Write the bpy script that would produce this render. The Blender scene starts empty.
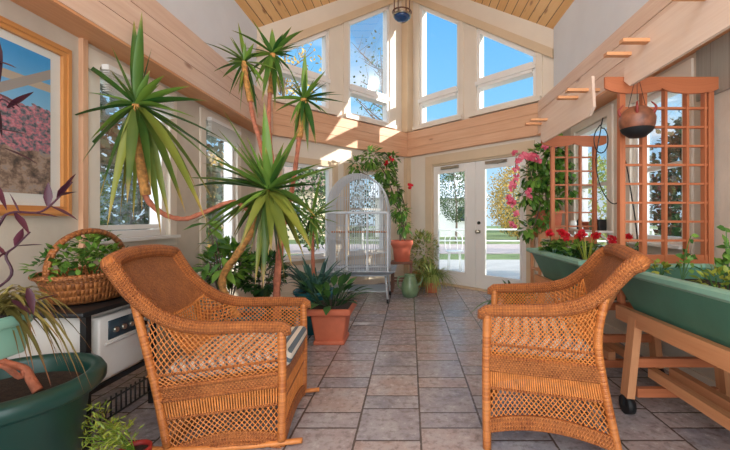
import bpy, bmesh, math, random
from mathutils import Vector as V, Matrix
R = random.Random(7)
PI = math.pi
C = bpy.context.scene.collection
F, U0, V0, H = 369.0, 410.0, 218.5, 1.14

def P(u, v, Y):
    return V(((u - U0) / F * Y, Y, H - (v - V0) / F * Y))

# ------------------------------------------------------------------ mesh builder
class MB:
    def __init__(s):
        s.v, s.f, s.uv, s.sm, s.mi = [], [], [], [], []
    def face(s, idx, uvs, smooth=False, m=0):
        s.f.append(tuple(idx)); s.uv.append(uvs); s.sm.append(smooth); s.mi.append(m)
    def quad(s, a, b, c, d, uvs=None, m=0):
        i = len(s.v); s.v += [V(a), V(b), V(c), V(d)]
        if uvs is None:
            l1 = (V(b) - V(a)).length; l2 = (V(d) - V(a)).length
            uvs = [(0, 0), (l1, 0), (l1, l2), (0, l2)]
        s.face((i, i+1, i+2, i+3), uvs, False, m)
    def obox(s, c, ax, dims, m=0):
        """box with centre c, unit axes ax and full dims"""
        c = V(c); h = [d / 2 for d in dims]
        long = max(range(3), key=lambda k: dims[k])
        ou, ov = R.random() * 9, R.random() * 9
        i = len(s.v); loc = []
        for sx in (-1, 1):
            for sy in (-1, 1):
                for sz in (-1, 1):
                    l = (sx * h[0], sy * h[1], sz * h[2]); loc.append(l)
                    s.v.append(c + ax[0] * l[0] + ax[1] * l[1] + ax[2] * l[2])
        for q, n in (((0, 1, 3, 2), 0), ((4, 6, 7, 5), 0), ((0, 4, 5, 1), 1), ((2, 3, 7, 6), 1), ((0, 2, 6, 4), 2), ((1, 5, 7, 3), 2)):
            oth = [k for k in range(3) if k != n]
            ua = long if long in oth else oth[0]
            va = [k for k in oth if k != ua][0]
            s.face([i + k for k in q], [(loc[k][ua] + ou, loc[k][va] + ov + n * .37) for k in q], False, m)
    def box(s, lo, hi, m=0):
        lo, hi = V(lo), V(hi)
        s.obox((lo + hi) / 2, (V((1, 0, 0)), V((0, 1, 0)), V((0, 0, 1))), [abs(hi[k] - lo[k]) for k in range(3)], m)
    def bar(s, p0, p1, w, h, up=(0, 0, 1), m=0):
        p0, p1 = V(p0), V(p1); d = p1 - p0; L = d.length; d.normalize()
        up = V(up)
        if abs(d.dot(up)) > .98: up = V((0, 1, 0))
        sd = d.cross(up).normalized(); u2 = sd.cross(d).normalized()
        s.obox((p0 + p1) / 2, (d, sd, u2), (L, w, h), m)
    def rbox(s, lo, hi, r=.02, seg=3, ax=None, m=0, taper=0):
        lo, hi = V(lo), V(hi); c = (lo + hi) / 2; d = hi - lo
        bm = bmesh.new(); bmesh.ops.create_cube(bm, size=1)
        for v in bm.verts:
            k = 1 - taper * (.5 - v.co.z)
            v.co = V((v.co.x * d.x * k, v.co.y * d.y * k, v.co.z * d.z))
        bmesh.ops.bevel(bm, geom=bm.edges[:], offset=r, segments=seg, affect='EDGES', profile=.5)
        i = len(s.v)
        bm.verts.index_update()
        for v in bm.verts:
            s.v.append(c + v.co)
        for f in bm.faces:
            n = f.normal; k = max(range(3), key=lambda a: abs(n[a])); o = [a for a in range(3) if a != k]
            s.face([i + v.index for v in f.verts], [(v.co[o[0]], v.co[o[1]]) for v in f.verts], True, m)
        bm.free()
    def grid(s, fn, nu, nv, lu=1., lv=1., cu=False, smooth=True, m=0):
        i = len(s.v); nU = nu if cu else nu + 1
        for b in range(nv + 1):
            for a in range(nU):
                s.v.append(V(fn(a / nu, b / nv)))
        for b in range(nv):
            for a in range(nu):
                a2 = (a + 1) % nU
                s.face((i + b * nU + a, i + b * nU + a2, i + (b + 1) * nU + a2, i + (b + 1) * nU + a),
                       [(a / nu * lu, b / nv * lv), ((a + 1) / nu * lu, b / nv * lv), ((a + 1) / nu * lu, (b + 1) / nv * lv), (a / nu * lu, (b + 1) / nv * lv)], smooth, m)
    def tube(s, path, r, n=8, cap=True, closed=False, sq=(1, 1), m=0):
        path = [V(p) for p in path]; N = len(path)
        rr = r if isinstance(r, (list, tuple)) else [r] * N
        t0 = None; nrm = None; L = 0; i = len(s.v); lens = []
        for k in range(N):
            if closed: t = path[(k + 1) % N] - path[k - 1]
            else: t = path[min(k + 1, N - 1)] - path[max(k - 1, 0)]
            if t.length < 1e-9: t = V((0, 0, 1))
            t.normalize()
            if nrm is None:
                up = V((0, 0, 1)) if abs(t.z) < .9 else V((1, 0, 0))
                nrm = (up - t * up.dot(t)).normalized()
            else:
                nrm = nrm - t * nrm.dot(t)
                nrm = nrm.normalized() if nrm.length > 1e-6 else t.orthogonal().normalized()
            bn = t.cross(nrm)
            if k: L += (path[k] - path[k - 1]).length
            lens.append(L)
            for a in range(n):
                th = 2 * PI * a / n
                s.v.append(path[k] + nrm * math.cos(th) * rr[k] * sq[0] + bn * math.sin(th) * rr[k] * sq[1])
        segs = N if closed else N - 1
        circ = 2 * PI * max(rr)
        for k in range(segs):
            k2 = (k + 1) % N; l0 = lens[k]; l1 = lens[k2] if k2 else L + (path[0] - path[-1]).length
            for a in range(n):
                a2 = (a + 1) % n
                s.face((i + k * n + a, i + k * n + a2, i + k2 * n + a2, i + k2 * n + a),
                       [(l0, a / n * circ), (l0, (a + 1) / n * circ), (l1, (a + 1) / n * circ), (l1, a / n * circ)], n > 4, m)
        if cap and not closed:
            s.face([i + a for a in range(n)][::-1], [(0, 0)] * n, False, m)
            s.face([i + (N - 1) * n + a for a in range(n)], [(0, 0)] * n, False, m)
    def lathe(s, prof, c, n=28, sx=1, sy=1, m=0):
        c = V(c); L = [0]
        for k in range(1, len(prof)):
            L.append(L[-1] + math.hypot(prof[k][0] - prof[k-1][0], prof[k][1] - prof[k-1][1]))
        tot = L[-1] or 1; K = len(prof) - 1
        rm = max(p[0] for p in prof)
        def fn(a, b):
            p = prof[round(b * K)]; th = 2 * PI * a
            return c + V((math.cos(th) * p[0] * sx, math.sin(th) * p[0] * sy, p[1]))
        s.grid(fn, n, K, 2 * PI * rm, tot, cu=True, m=m)
    def disc(s, c, r, n=28, sx=1, sy=1, m=0):
        c = V(c); i = len(s.v)
        for a in range(n):
            s.v.append(c + V((math.cos(2*PI*a/n)*r*sx, math.sin(2*PI*a/n)*r*sy, 0)))
        s.face(range(i, i + n), [(math.cos(2*PI*a/n)*r, math.sin(2*PI*a/n)*r) for a in range(n)], False, m)
    def blade(s, p0, d, L, W, droop=.3, seg=6, fold=.25, twist=0., base=.55, u=None, m=0):
        """long strap leaf, folded along its midrib"""
        p0, d = V(p0), V(d).normalized()
        side = d.cross(V((0, 0, 1)))
        if side.length < .05: side = V((math.cos(twist), math.sin(twist), 0))
        side.normalize()
        if twist: side = (Matrix.Rotation(twist * .4, 3, d) @ side)
        u = R.random() if u is None else u; i = len(s.v)
        pts = [p0 + d * L * t - V((0, 0, 1)) * droop * L * t * t for t in [k / seg for k in range(seg + 1)]]
        for k in range(seg + 1):
            t = k / seg
            w = W * (base + (1 - base) * min(1, t / .3)) * (1 - max(0, (t - .35) / .65) ** 1.6) * .5
            tg = (pts[min(k+1, seg)] - pts[max(k-1, 0)]).normalized()
            nn = side.cross(tg).normalized()
            s.v += [pts[k] - side * w + nn * w * fold, pts[k] - nn * w * fold, pts[k] + side * w + nn * w * fold]
        for k in range(seg):
            for j in range(2):
                a = i + k * 3 + j
                s.face((a, a + 1, a + 4, a + 3), [(u, k/seg), (u, k/seg), (u, (k+1)/seg), (u, (k+1)/seg)], True, m)
    def leaf(s, p0, d, nrm, L, W, u=None, cup=.15, m=0):
        p0, d = V(p0), V(d).normalized(); nrm = V(nrm)
        side = d.cross(nrm)
        if side.length < 1e-3: side = d.orthogonal()
        side.normalize(); nrm = side.cross(d)
        u = R.random() if u is None else u; i = len(s.v)
        for t, w in ((0, 0), (.3, .8), (.6, .85), (1, 0)):
            c = p0 + d * L * t - nrm * cup * L * t * t
            if w == 0: s.v.append(c)
            else: s.v += [c - side * W * w * .5 + nrm * W * .1, c, c + side * W * w * .5 + nrm * W * .1]
        for q, t in (((0, 2, 1), .1), ((0, 3, 2), .1), ((1, 2, 5, 4), .5), ((2, 3, 6, 5), .5), ((4, 5, 7), .9), ((5, 6, 7), .9)):
            s.face([i + k for k in q], [(u, t)] * len(q), True, m)
    def ball(s, c, r, n=10, sz=1, m=0):
        s.lathe([(max(1e-4, r * math.sin(PI * k / 8)), -r * sz * math.cos(PI * k / 8)) for k in range(9)], c, n, m=m)
    def build(s, name, mat, parent=None, origin=None, local=False):
        me = bpy.data.meshes.new(name)
        off = V((0, 0, 0))
        if parent is not None and not local: off = wloc(parent)
        elif origin is not None: off = V(origin)
        me.from_pydata([tuple(v - off) for v in s.v], [], s.f)
        ul = me.uv_layers.new(name='UVMap')
        flat = []
        for uvs in s.uv:
            for q in uvs: flat += [q[0], q[1]]
        ul.data.foreach_set('uv', flat)
        me.polygons.foreach_set('use_smooth', s.sm)
        for mm in (mat if isinstance(mat, (list, tuple)) else [mat]): me.materials.append(mm)
        me.polygons.foreach_set('material_index', s.mi)
        me.update()
        o = bpy.data.objects.new(name, me); C.objects.link(o)
        if parent is not None: o.parent = parent
        elif origin is not None: o.location = off
        return o

def wloc(o):
    l = V((0, 0, 0))
    while o is not None: l += o.location; o = o.parent
    return l

def tag(o, label, cat, group=None, kind=None):
    if label: o['label'] = label
    if cat: o['category'] = cat
    if group: o['group'] = group
    if kind: o['kind'] = kind
    return o

def thing(name, label, cat, loc=(0, 0, 0), rz=0, group=None, kind=None):
    o = bpy.data.objects.new(name, None); C.objects.link(o)
    o.location = loc; o.rotation_euler = (0, 0, rz); o.empty_display_size = .1
    return tag(o, label, cat, group, kind)

def smooth(pts, n=6):
    pts = [V(p) for p in pts]; out = []
    for k in range(len(pts) - 1):
        p0 = pts[max(k-1, 0)]; p1 = pts[k]; p2 = pts[k+1]; p3 = pts[min(k+2, len(pts)-1)]
        for j in range(n):
            t = j / n
            out.append(.5 * ((2*p1) + (p2-p0)*t + (2*p0-5*p1+4*p2-p3)*t*t + (3*p1-p0-3*p2+p3)*t**3))
    out.append(pts[-1]); return out

# ------------------------------------------------------------------ materials
def srgb(r, g, b):
    f = lambda c: (c/255/12.92) if c/255 <= .04045 else ((c/255+.055)/1.055)**2.4
    return (f(r), f(g), f(b), 1)

class NT:
    def __init__(s, name):
        s.mat = bpy.data.materials.new(name); s.mat.use_nodes = True
        s.t = s.mat.node_tree; s.t.nodes.clear()
        s.out = s.t.nodes.new('ShaderNodeOutputMaterial')
        s.b = s.t.nodes.new('ShaderNodeBsdfPrincipled'); s.link(s.b.outputs[0], s.out.inputs[0])
    def n(s, typ, **kw):
        q = s.t.nodes.new(typ)
        for k, v in kw.items(): setattr(q, k, v)
        return q
    def link(s, a, b): s.t.links.new(a, b)
    def put(s, sock, val):
        if isinstance(val, bpy.types.NodeSocket): s.link(val, sock)
        else: sock.default_value = val
    def m(s, op, a, b=0., c=0.):
        q = s.n('ShaderNodeMath', operation=op)
        for k, x in enumerate((a, b, c)): s.put(q.inputs[k], x)
        return q.outputs[0]
    def coord(s, kind='Object'): return s.n('ShaderNodeTexCoord').outputs[kind]
    def map(s, vec, sc=(1, 1, 1), loc=(0, 0, 0)):
        q = s.n('ShaderNodeMapping'); s.link(vec, q.inputs[0]); q.inputs['Scale'].default_value = sc; q.inputs['Location'].default_value = loc
        return q.outputs[0]
    def noise(s, vec, scale=5, detail=3, rough=.5):
        q = s.n('ShaderNodeTexNoise'); s.link(vec, q.inputs[0]); q.inputs['Scale'].default_value = scale
        q.inputs['Detail'].default_value = detail; q.inputs['Roughness'].default_value = rough
        return q.outputs['Fac']
    def ramp(s, fac, stops, interp='LINEAR'):
        q = s.n('ShaderNodeValToRGB'); s.put(q.inputs[0], fac); cr = q.color_ramp; cr.interpolation = interp
        while len(cr.elements) < len(stops): cr.elements.new(.5)
        for e, (p, c) in zip(cr.elements, stops): e.position = p; e.color = c
        return q.outputs[0]
    def mix(s, fac, a, b, blend='MIX'):
        q = s.n('ShaderNodeMix', data_type='RGBA', blend_type=blend)
        s.put(q.inputs[0], fac); s.put(q.inputs[6], a); s.put(q.inputs[7], b)
        return q.outputs[2]
    def bump(s, h, strength=.3, dist=.01):
        q = s.n('ShaderNodeBump'); s.link(h, q.inputs['Height']); q.inputs['Strength'].default_value = strength
        q.inputs['Distance'].default_value = dist; s.link(q.outputs[0], s.b.inputs['Normal'])
    def xyz(s, vec):
        q = s.n('ShaderNodeSeparateXYZ'); s.link(vec, q.inputs[0]); return q.outputs
    def comb(s, x, y, z=0.):
        q = s.n('ShaderNodeCombineXYZ')
        for k, a in enumerate((x, y, z)): s.put(q.inputs[k], a)
        return q.outputs[0]
    def wn(s, vec):
        q = s.n('ShaderNodeTexWhiteNoise'); s.link(vec, q.inputs[0]); return q.outputs['Value']
    def base(s, col, rough=.6, metal=0., spec=.5):
        s.put(s.b.inputs['Base Color'], col); s.put(s.b.inputs['Roughness'], rough)
        s.b.inputs['Metallic'].default_value = metal; s.b.inputs['Specular IOR Level'].default_value = spec
        return s.mat

def plain(name, c, rough=.6, var=.12, sc=8, metal=0., bump=0., spec=.5):
    t = NT(name); n = t.noise(t.coord(), sc, 4)
    lo = tuple(x * (1 - var) for x in c[:3]) + (1,); hi = tuple(min(1, x * (1 + var)) for x in c[:3]) + (1,)
    t.base(t.ramp(n, [(.3, lo), (.7, hi)]), rough, metal, spec)
    if bump: t.bump(t.noise(t.coord(), sc * 6, 3), bump, .01)
    return t.mat

def wood(name, c1, c2, rough=.45, knots=None, gs=1.):
    t = NT(name); uv = t.coord('UV')
    g = t.noise(t.map(uv, (1.2*gs, 26*gs, 1)), 1.6, 5, .6)
    g2 = t.noise(t.map(uv, (.6, 3, 1)), 1.2, 2)
    col = t.ramp(t.m('ADD', t.m('MULTIPLY', g, .6), t.m('MULTIPLY', g2, .4)), [(.32, c1), (.68, c2)])
    if knots:
        q = t.n('ShaderNodeTexVoronoi', feature='F1'); t.link(t.map(uv, (1.7, 4.6, 1)), q.inputs[0]); q.inputs['Scale'].default_value = 1
        k = t.ramp(q.outputs['Distance'], [(.05, (1, 1, 1, 1)), (.13, (0, 0, 0, 1))])
        col = t.mix(t.m('MULTIPLY', k, .7), col, knots)
    t.base(col, rough); t.bump(g, .12, .004)
    return t.mat

def leafmat(name, dark, light, tip=None, rough=.42, trans=.25, stripe=None):
    t = NT(name); uv = t.xyz(t.coord('UV'))
    n = t.noise(t.coord(), 9, 2)
    f = t.m('ADD', t.m('MULTIPLY', uv[0], .75), t.m('MULTIPLY', n, .3))
    col = t.ramp(f, [(.15, dark), (.85, light)])
    if tip: col = t.mix(t.ramp(uv[1], [(.8, (0, 0, 0, 1)), (1, (1, 1, 1, 1))]), col, tip)
    t.base(col, rough)
    tr = t.n('ShaderNodeBsdfTranslucent'); t.link(col, tr.inputs[0])
    mx = t.n('ShaderNodeMixShader'); mx.inputs[0].default_value = trans
    t.link(t.b.outputs[0], mx.inputs[1]); t.link(tr.outputs[0], mx.inputs[2]); t.link(mx.outputs[0], t.out.inputs[0])
    return t.mat

def weave(name, c1, c2, p=.012, rough=.5, twill=False):
    t = NT(name); uv = t.xyz(t.coord('UV'))
    if twill:
        a = t.m('ADD', t.m('MULTIPLY', uv[0], PI / p * .75), t.m('MULTIPLY', uv[1], PI / p * .5))
        b = t.m('SUBTRACT', t.m('MULTIPLY', uv[0], PI / p * .75), t.m('MULTIPLY', uv[1], PI / p * .5))
    else:
        a = t.m('MULTIPLY', uv[0], PI / p); b = t.m('MULTIPLY', uv[1], PI / p * .8)
    h = t.m('MULTIPLY', t.m('SINE', a), t.m('SINE', b))
    h2 = t.m('ABSOLUTE', h)
    cell = t.comb(t.m('FLOOR', t.m('DIVIDE', a, PI)), t.m('FLOOR', t.m('DIVIDE', b, PI)))
    w = t.wn(cell)
    sgn = t.m('GREATER_THAN', h, 0.)
    n = t.noise(t.coord(), 12, 3)
    f = t.m('ADD', t.m('ADD', t.m('MULTIPLY', w, .3), t.m('MULTIPLY', sgn, .28)), t.m('MULTIPLY', n, .5))
    t.base(t.ramp(f, [(.15, c1), (.85, c2)]), rough); t.bump(h2, .9, .006)
    return t.mat

def planks(name, c1, c2, width, rough=.5, groove=.006, knots=None, dark=None):
    t = NT(name); uvv = t.coord('UV'); uv = t.xyz(uvv)
    r = t.m('DIVIDE', uv[1], width); idx = t.m('FLOOR', r); fr = t.m('FRACT', r)
    off = t.wn(t.comb(idx, idx))
    v2 = t.comb(t.m('ADD', t.m('MULTIPLY', uv[0], 1.1), t.m('MULTIPLY', off, 30)), t.m('MULTIPLY', uv[1], 24))
    g = t.noise(v2, 1.6, 4, .6)
    f = t.m('ADD', t.m('MULTIPLY', g, .6), t.m('MULTIPLY', off, .4))
    col = t.ramp(f, [(.25, c1), (.75, c2)])
    if knots:
        q = t.n('ShaderNodeTexVoronoi', feature='F1')
        t.link(t.comb(t.m('ADD', t.m('MULTIPLY', uv[0], 2), t.m('MULTIPLY', off, 9)), t.m('MULTIPLY', uv[1], 7)), q.inputs[0]); q.inputs['Scale'].default_value = 1
        col = t.mix(t.m('MULTIPLY', t.ramp(q.outputs['Distance'], [(.06, (1, 1, 1, 1)), (.16, (0, 0, 0, 1))]), .75), col, knots)
    e = t.m('MINIMUM', fr, t.m('SUBTRACT', 1., fr)); gr = t.m('LESS_THAN', e, groove / width)
    if dark: col = t.mix(gr, col, dark)
    t.base(col, rough); t.bump(t.m('SUBTRACT', 1., gr), .6, .006)
    return t.mat

M = {}
M['plaster'] = plain('warm_plaster', srgb(208, 197, 181), .85, .07, 4, bump=.25)
M['white'] = plain('white_wall_paint', srgb(222, 227, 234), .8, .03, 3, bump=.1)
M['cream'] = plain('cream_trim_paint', srgb(229, 217, 200), .5, .03, 3)
M['tan'] = plain('tan_trim_paint', srgb(214, 190, 158), .55, .05, 3)
M['frame'] = plain('white_window_paint', srgb(236, 232, 226), .4, .02, 3)
M['pine'] = wood('knotty_pine', srgb(214, 176, 152), srgb(236, 208, 186), .5, srgb(132, 74, 48))
M['pine_warm'] = wood('warm_knotty_pine', srgb(206, 152, 116), srgb(232, 188, 152), .5, srgb(130, 66, 38))
M['pine_red'] = wood('orange_pine', srgb(205, 138, 92), srgb(226, 166, 116), .45, srgb(140, 70, 40))
M['ceil'] = planks('pine_ceiling_boards', srgb(226, 172, 108), srgb(243, 200, 140), .13, .45, .005, srgb(150, 82, 36), srgb(120, 72, 36))
M['grey_planks'] = planks('grey_washed_boards', srgb(142, 138, 128), srgb(172, 166, 154), .14, .6, .004, None, srgb(140, 132, 122))
M['redwood'] = wood('orange_cedar', srgb(166, 90, 54), srgb(200, 122, 80), .45)
M['lightwood'] = wood('light_fir', srgb(192, 126, 82), srgb(218, 158, 112), .5)
M['beamwood'] = wood('pale_beam_wood', srgb(226, 196, 174), srgb(240, 216, 196), .55)
M['stool'] = wood('brown_stool_wood', srgb(96, 58, 40), srgb(130, 80, 54), .5)
M['picframe'] = wood('honey_picture_frame', srgb(186, 122, 64), srgb(216, 152, 88), .4)
M['wick'] = weave('wicker_weave', srgb(128, 66, 32), srgb(212, 134, 74), .008)
M['wickband'] = weave('wicker_braid', srgb(128, 64, 30), srgb(206, 126, 66), .010, twill=True)
M['cane'] = plain('cane_strand', srgb(208, 130, 66), .45, .2, 30)
def polemat():
    t = NT('wrapped_cane_pole'); uv = t.xyz(t.coord('UV'))
    a = t.m('MULTIPLY', uv[0], PI / .009); h = t.m('ABSOLUTE', t.m('SINE', a)); w = t.wn(t.comb(t.m('FLOOR', t.m('DIVIDE', a, PI)), 0.))
    t.base(t.ramp(t.m('ADD', t.m('MULTIPLY', w, .5), t.m('MULTIPLY', t.noise(t.coord(), 14, 3), .5)), [(.15, srgb(164, 88, 38)), (.85, srgb(214, 136, 70))]), .42); t.bump(h, .5, .003)
    return t.mat
M['pole'] = polemat()
M['basket'] = weave('basket_weave', srgb(112, 62, 30), srgb(186, 116, 62), .018)
M['terra'] = plain('terracotta', srgb(196, 104, 72), .7, .12, 6, bump=.1)
M['terra_pink'] = plain('coral_terracotta', srgb(222, 116, 88), .55, .12, 6)
M['greenpot'] = plain('dark_green_glaze', srgb(24, 66, 58), .3, .2, 5)
M['green'] = plain('green_trough_plastic', srgb(74, 124, 104), .4, .16, 4, bump=.1)
M['green_rim'] = plain('pale_green_plastic', srgb(128, 172, 152), .4, .1, 5)
M['teal'] = plain('teal_glaze', srgb(48, 110, 116), .25, .2, 6)
M['olive'] = plain('olive_glaze', srgb(116, 138, 102), .35, .2, 12)
M['soil'] = plain('potting_soil', srgb(58, 44, 36), .95, .5, 60, bump=1.)
M['black'] = plain('black_metal', srgb(26, 28, 30), .4, .1, 8)
M['rubber'] = plain('black_rubber', srgb(22, 22, 24), .6, .1, 8)
M['cage'] = plain('grey_wire', srgb(196, 200, 204), .45, .05, 8)
M['cagetray'] = plain('grey_tray', srgb(160, 168, 174), .4, .06, 8)
M['heater'] = plain('grey_enamel', srgb(206, 200, 192), .4, .04, 5)
M['heaterw'] = plain('white_enamel', srgb(232, 228, 220), .35, .03, 5)
M['darkglass'] = plain('dark_control_panel', srgb(52, 66, 74), .12, .3, 14)
M['blue'] = plain('blue_glass', srgb(34, 66, 110), .1, .2, 8)
M['brass'] = plain('dull_nickel', srgb(170, 164, 150), .3, .05, 8, .9)
M['trunk'] = plain('fibrous_trunk', srgb(204, 144, 78), .8, .4, 40, bump=.8)
M['trunk_red'] = plain('pinkish_trunk', srgb(186, 112, 84), .75, .3, 30, bump=.6)
M['bark'] = plain('grey_bark', srgb(112, 96, 84), .9, .3, 14, bump=.6)
M['yucca'] = leafmat('yucca_leaf', srgb(42, 88, 34), srgb(128, 164, 66), srgb(176, 160, 84))
M['yucca_old'] = leafmat('yucca_old_leaf', srgb(54, 90, 36), srgb(142, 148, 60), srgb(196, 160, 90))
M['deep'] = leafmat('deep_green_leaf', srgb(24, 62, 34), srgb(78, 124, 58))
M['bluegreen'] = leafmat('blue_green_leaf', srgb(38, 78, 70), srgb(104, 146, 128))
M['mid'] = leafmat('mid_green_leaf', srgb(46, 98, 36), srgb(130, 172, 70))
M['lime'] = leafmat('lime_leaf', srgb(96, 128, 36), srgb(176, 182, 76))
M['fern'] = leafmat('soft_fern_leaf', srgb(88, 124, 52), srgb(176, 186, 104), srgb(190, 150, 80))
M['purple'] = leafmat('purple_leaf', srgb(48, 22, 34), srgb(98, 48, 64))
M['stripe'] = leafmat('bronze_green_leaf', srgb(96, 88, 44), srgb(164, 150, 84), srgb(160, 100, 70))
M['petal_red'] = leafmat('red_petal', srgb(196, 16, 36), srgb(236, 46, 62), rough=.6)
M['petal_pink'] = leafmat('pink_petal', srgb(218, 84, 116), srgb(244, 136, 156), rough=.6)
M['autumn'] = leafmat('autumn_leaf', srgb(150, 122, 52), srgb(214, 176, 92), rough=.7)
M['tree'] = leafmat('tree_leaf', srgb(38, 62, 36), srgb(96, 118, 68), rough=.7)
M['treedark'] = leafmat('evergreen_leaf', srgb(26, 44, 32), srgb(62, 86, 58), rough=.7)
M['tipred'] = plain('red_tip', srgb(140, 48, 38), .5, .1, 8)
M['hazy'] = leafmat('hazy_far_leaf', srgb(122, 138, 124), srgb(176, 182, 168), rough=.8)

def glassmat():
    t = NT('window_glass'); t.t.nodes.remove(t.b)
    tr = t.n('ShaderNodeBsdfTransparent'); tr.inputs[0].default_value = (.96, .98, .98, 1)
    gl = t.n('ShaderNodeBsdfGlossy'); gl.inputs['Roughness'].default_value = .02
    fr = t.n('ShaderNodeFresnel'); fr.inputs[0].default_value = 1.45
    mx = t.n('ShaderNodeMixShader'); t.link(t.m('MULTIPLY', fr.outputs[0], .3), mx.inputs[0])
    t.link(tr.outputs[0], mx.inputs[1]); t.link(gl.outputs[0], mx.inputs[2]); t.link(mx.outputs[0], t.out.inputs[0])
    return t.mat
M['glass'] = glassmat()

def floormat():
    t = NT('slate_tile_floor'); uvv = t.coord('Object'); q = t.xyz(uvv)
    pw, ph, big = .34, .478, .318
    cx = t.m('DIVIDE', t.m('SUBTRACT', q[0], .056), pw); ci = t.m('FLOOR', cx); cf = t.m('FRACT', cx)
    par = t.m('FLOORED_MODULO', ci, 2.)
    yy = t.m('DIVIDE', t.m('SUBTRACT', t.m('SUBTRACT', q[1], .256), t.m('MULTIPLY', par, .205)), ph)
    yi = t.m('FLOOR', yy); yf = t.m('MULTIPLY', t.m('FRACT', yy), ph)
    isb = t.m('LESS_THAN', yf, big)
    d1 = t.m('MINIMUM', yf, t.m('SUBTRACT', ph, yf)); d2 = t.m('ABSOLUTE', t.m('SUBTRACT', yf, big))
    dx = t.m('MULTIPLY', t.m('MINIMUM', cf, t.m('SUBTRACT', 1., cf)), pw)
    d = t.m('MINIMUM', t.m('MINIMUM', d1, d2), dx)
    d = t.m('ADD', d, t.m('MULTIPLY', t.m('SUBTRACT', t.noise(uvv, 30, 2), .5), .006))
    gr = t.m('LESS_THAN', d, .0058)
    tid = t.comb(ci, yi, isb); w = t.wn(tid); w2 = t.wn(t.map(tid, (1, 1, 1), (7.3, 3.1, 0)))
    n = t.noise(t.comb(t.m('ADD', q[0], t.m('MULTIPLY', w, 17)), q[1], w), 6, 5, .62)
    n2 = t.noise(t.comb(q[0], t.m('ADD', q[1], t.m('MULTIPLY', w, 11)), 0.), 22, 5, .7)
    tone = t.ramp(t.m('ADD', t.m('MULTIPLY', w, .6), t.m('MULTIPLY', n, .45)), [(.12, srgb(134, 134, 144)), (.38, srgb(160, 152, 156)), (.62, srgb(172, 154, 150)), (.9, srgb(186, 162, 150))])
    tone = t.mix(t.ramp(n, [(.38, (0, 0, 0, 1)), (.7, (.85, .85, .85, 1))]), tone, srgb(184, 180, 182))
    tone = t.mix(t.ramp(n2, [(.36, (.6, .6, .6, 1)), (.5, (0, 0, 0, 1))]), tone, srgb(116, 102, 100))
    col = t.mix(gr, tone, srgb(92, 80, 74))
    t.base(col, t.m('ADD', .14, t.m('MULTIPLY', n2, .22)), 0, .5)
    t.bump(t.m('ADD', t.m('MULTIPLY', n2, .25), t.m('MULTIPLY', t.m('MINIMUM', d, .012), 80.)), .22, .006)
    return t.mat
M['floor'] = floormat()

def cushionmat():
    t = NT('striped_cushion'); q = t.xyz(t.coord('Object'))
    f = t.m('FRACT', t.m('ADD', t.m('DIVIDE', q[0], .05), t.m('DIVIDE', q[2], .05)))
    col = t.ramp(f, [(0, srgb(222, 214, 200)), (.45, srgb(222, 214, 200)), (.5, srgb(98, 112, 122)), (.95, srgb(98, 112, 122))], 'CONSTANT')
    t.base(col, .85); t.bump(t.noise(t.coord(), 160, 2), .2, .003)
    return t.mat
M['cushion'] = cushionmat()

def paintingmat():
    t = NT('garden_print'); q = t.xyz(t.coord('UV'))
    v = t.coord('UV')
    n = t.noise(v, 7, 5, .65); n2 = t.noise(t.map(v, (1, 1, 1), (3, 3, 0)), 26, 4, .7)
    sky = t.ramp(q[1], [(.55, srgb(150, 205, 236)), (.95, srgb(70, 160, 222))])
    n3 = t.noise(t.map(v, (1, 1, 1), (5, 1, 0)), 34, 3, .6); n4 = t.noise(t.map(v, (1, 1, 1), (9, 2, 0)), 11, 4, .7)
    flw = t.ramp(n3, [(.36, srgb(74, 82, 88)), (.46, srgb(132, 132, 142)), (.53, srgb(196, 120, 134)), (.62, srgb(222, 150, 160)), (.7, srgb(176, 170, 176))], 'LINEAR')
    gnd = t.ramp(n4, [(.36, srgb(84, 72, 68)), (.48, srgb(142, 118, 104)), (.56, srgb(184, 158, 140)), (.66, srgb(158, 150, 150))])
    a = t.m('ADD', q[1], t.m('MULTIPLY', t.m('SUBTRACT', n, .5), .22))
    col = t.mix(t.m('GREATER_THAN', a, .30), gnd, flw)
    col = t.mix(t.m('GREATER_THAN', a, .62), col, sky)
    beam = t.m('LESS_THAN', t.m('ABSOLUTE', t.m('SUBTRACT', q[1], .78)), .028)
    col = t.mix(beam, col, srgb(196, 178, 158))
    post = t.m('LESS_THAN', t.m('ABSOLUTE', t.m('SUBTRACT', q[0], .5)), .045)
    col = t.mix(t.m('MULTIPLY', post, t.m('GREATER_THAN', q[1], .5)), col, srgb(168, 160, 156))
    d = t.m('ABSOLUTE', t.m('SUBTRACT', t.m('SUBTRACT', q[1], .55), t.m('MULTIPLY', t.m('SUBTRACT', q[0], .55), .75)))
    br = t.m('MULTIPLY', t.m('LESS_THAN', d, .035), t.m('GREATER_THAN', q[0], .55))
    col = t.mix(br, col, srgb(172, 160, 152))
    px = t.m('LESS_THAN', t.m('ABSOLUTE', t.m('SUBTRACT', q[0], .52)), t.m('ADD', .12, t.m('MULTIPLY', t.m('SUBTRACT', q[1], .14), .28)))
    py = t.m('LESS_THAN', t.m('ABSOLUTE', t.m('SUBTRACT', q[1], .24)), .11)
    col = t.mix(t.m('MULTIPLY', px, py), col, srgb(150, 132, 112))
    t.base(col, .5)
    return t.mat
M['print'] = paintingmat()

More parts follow.
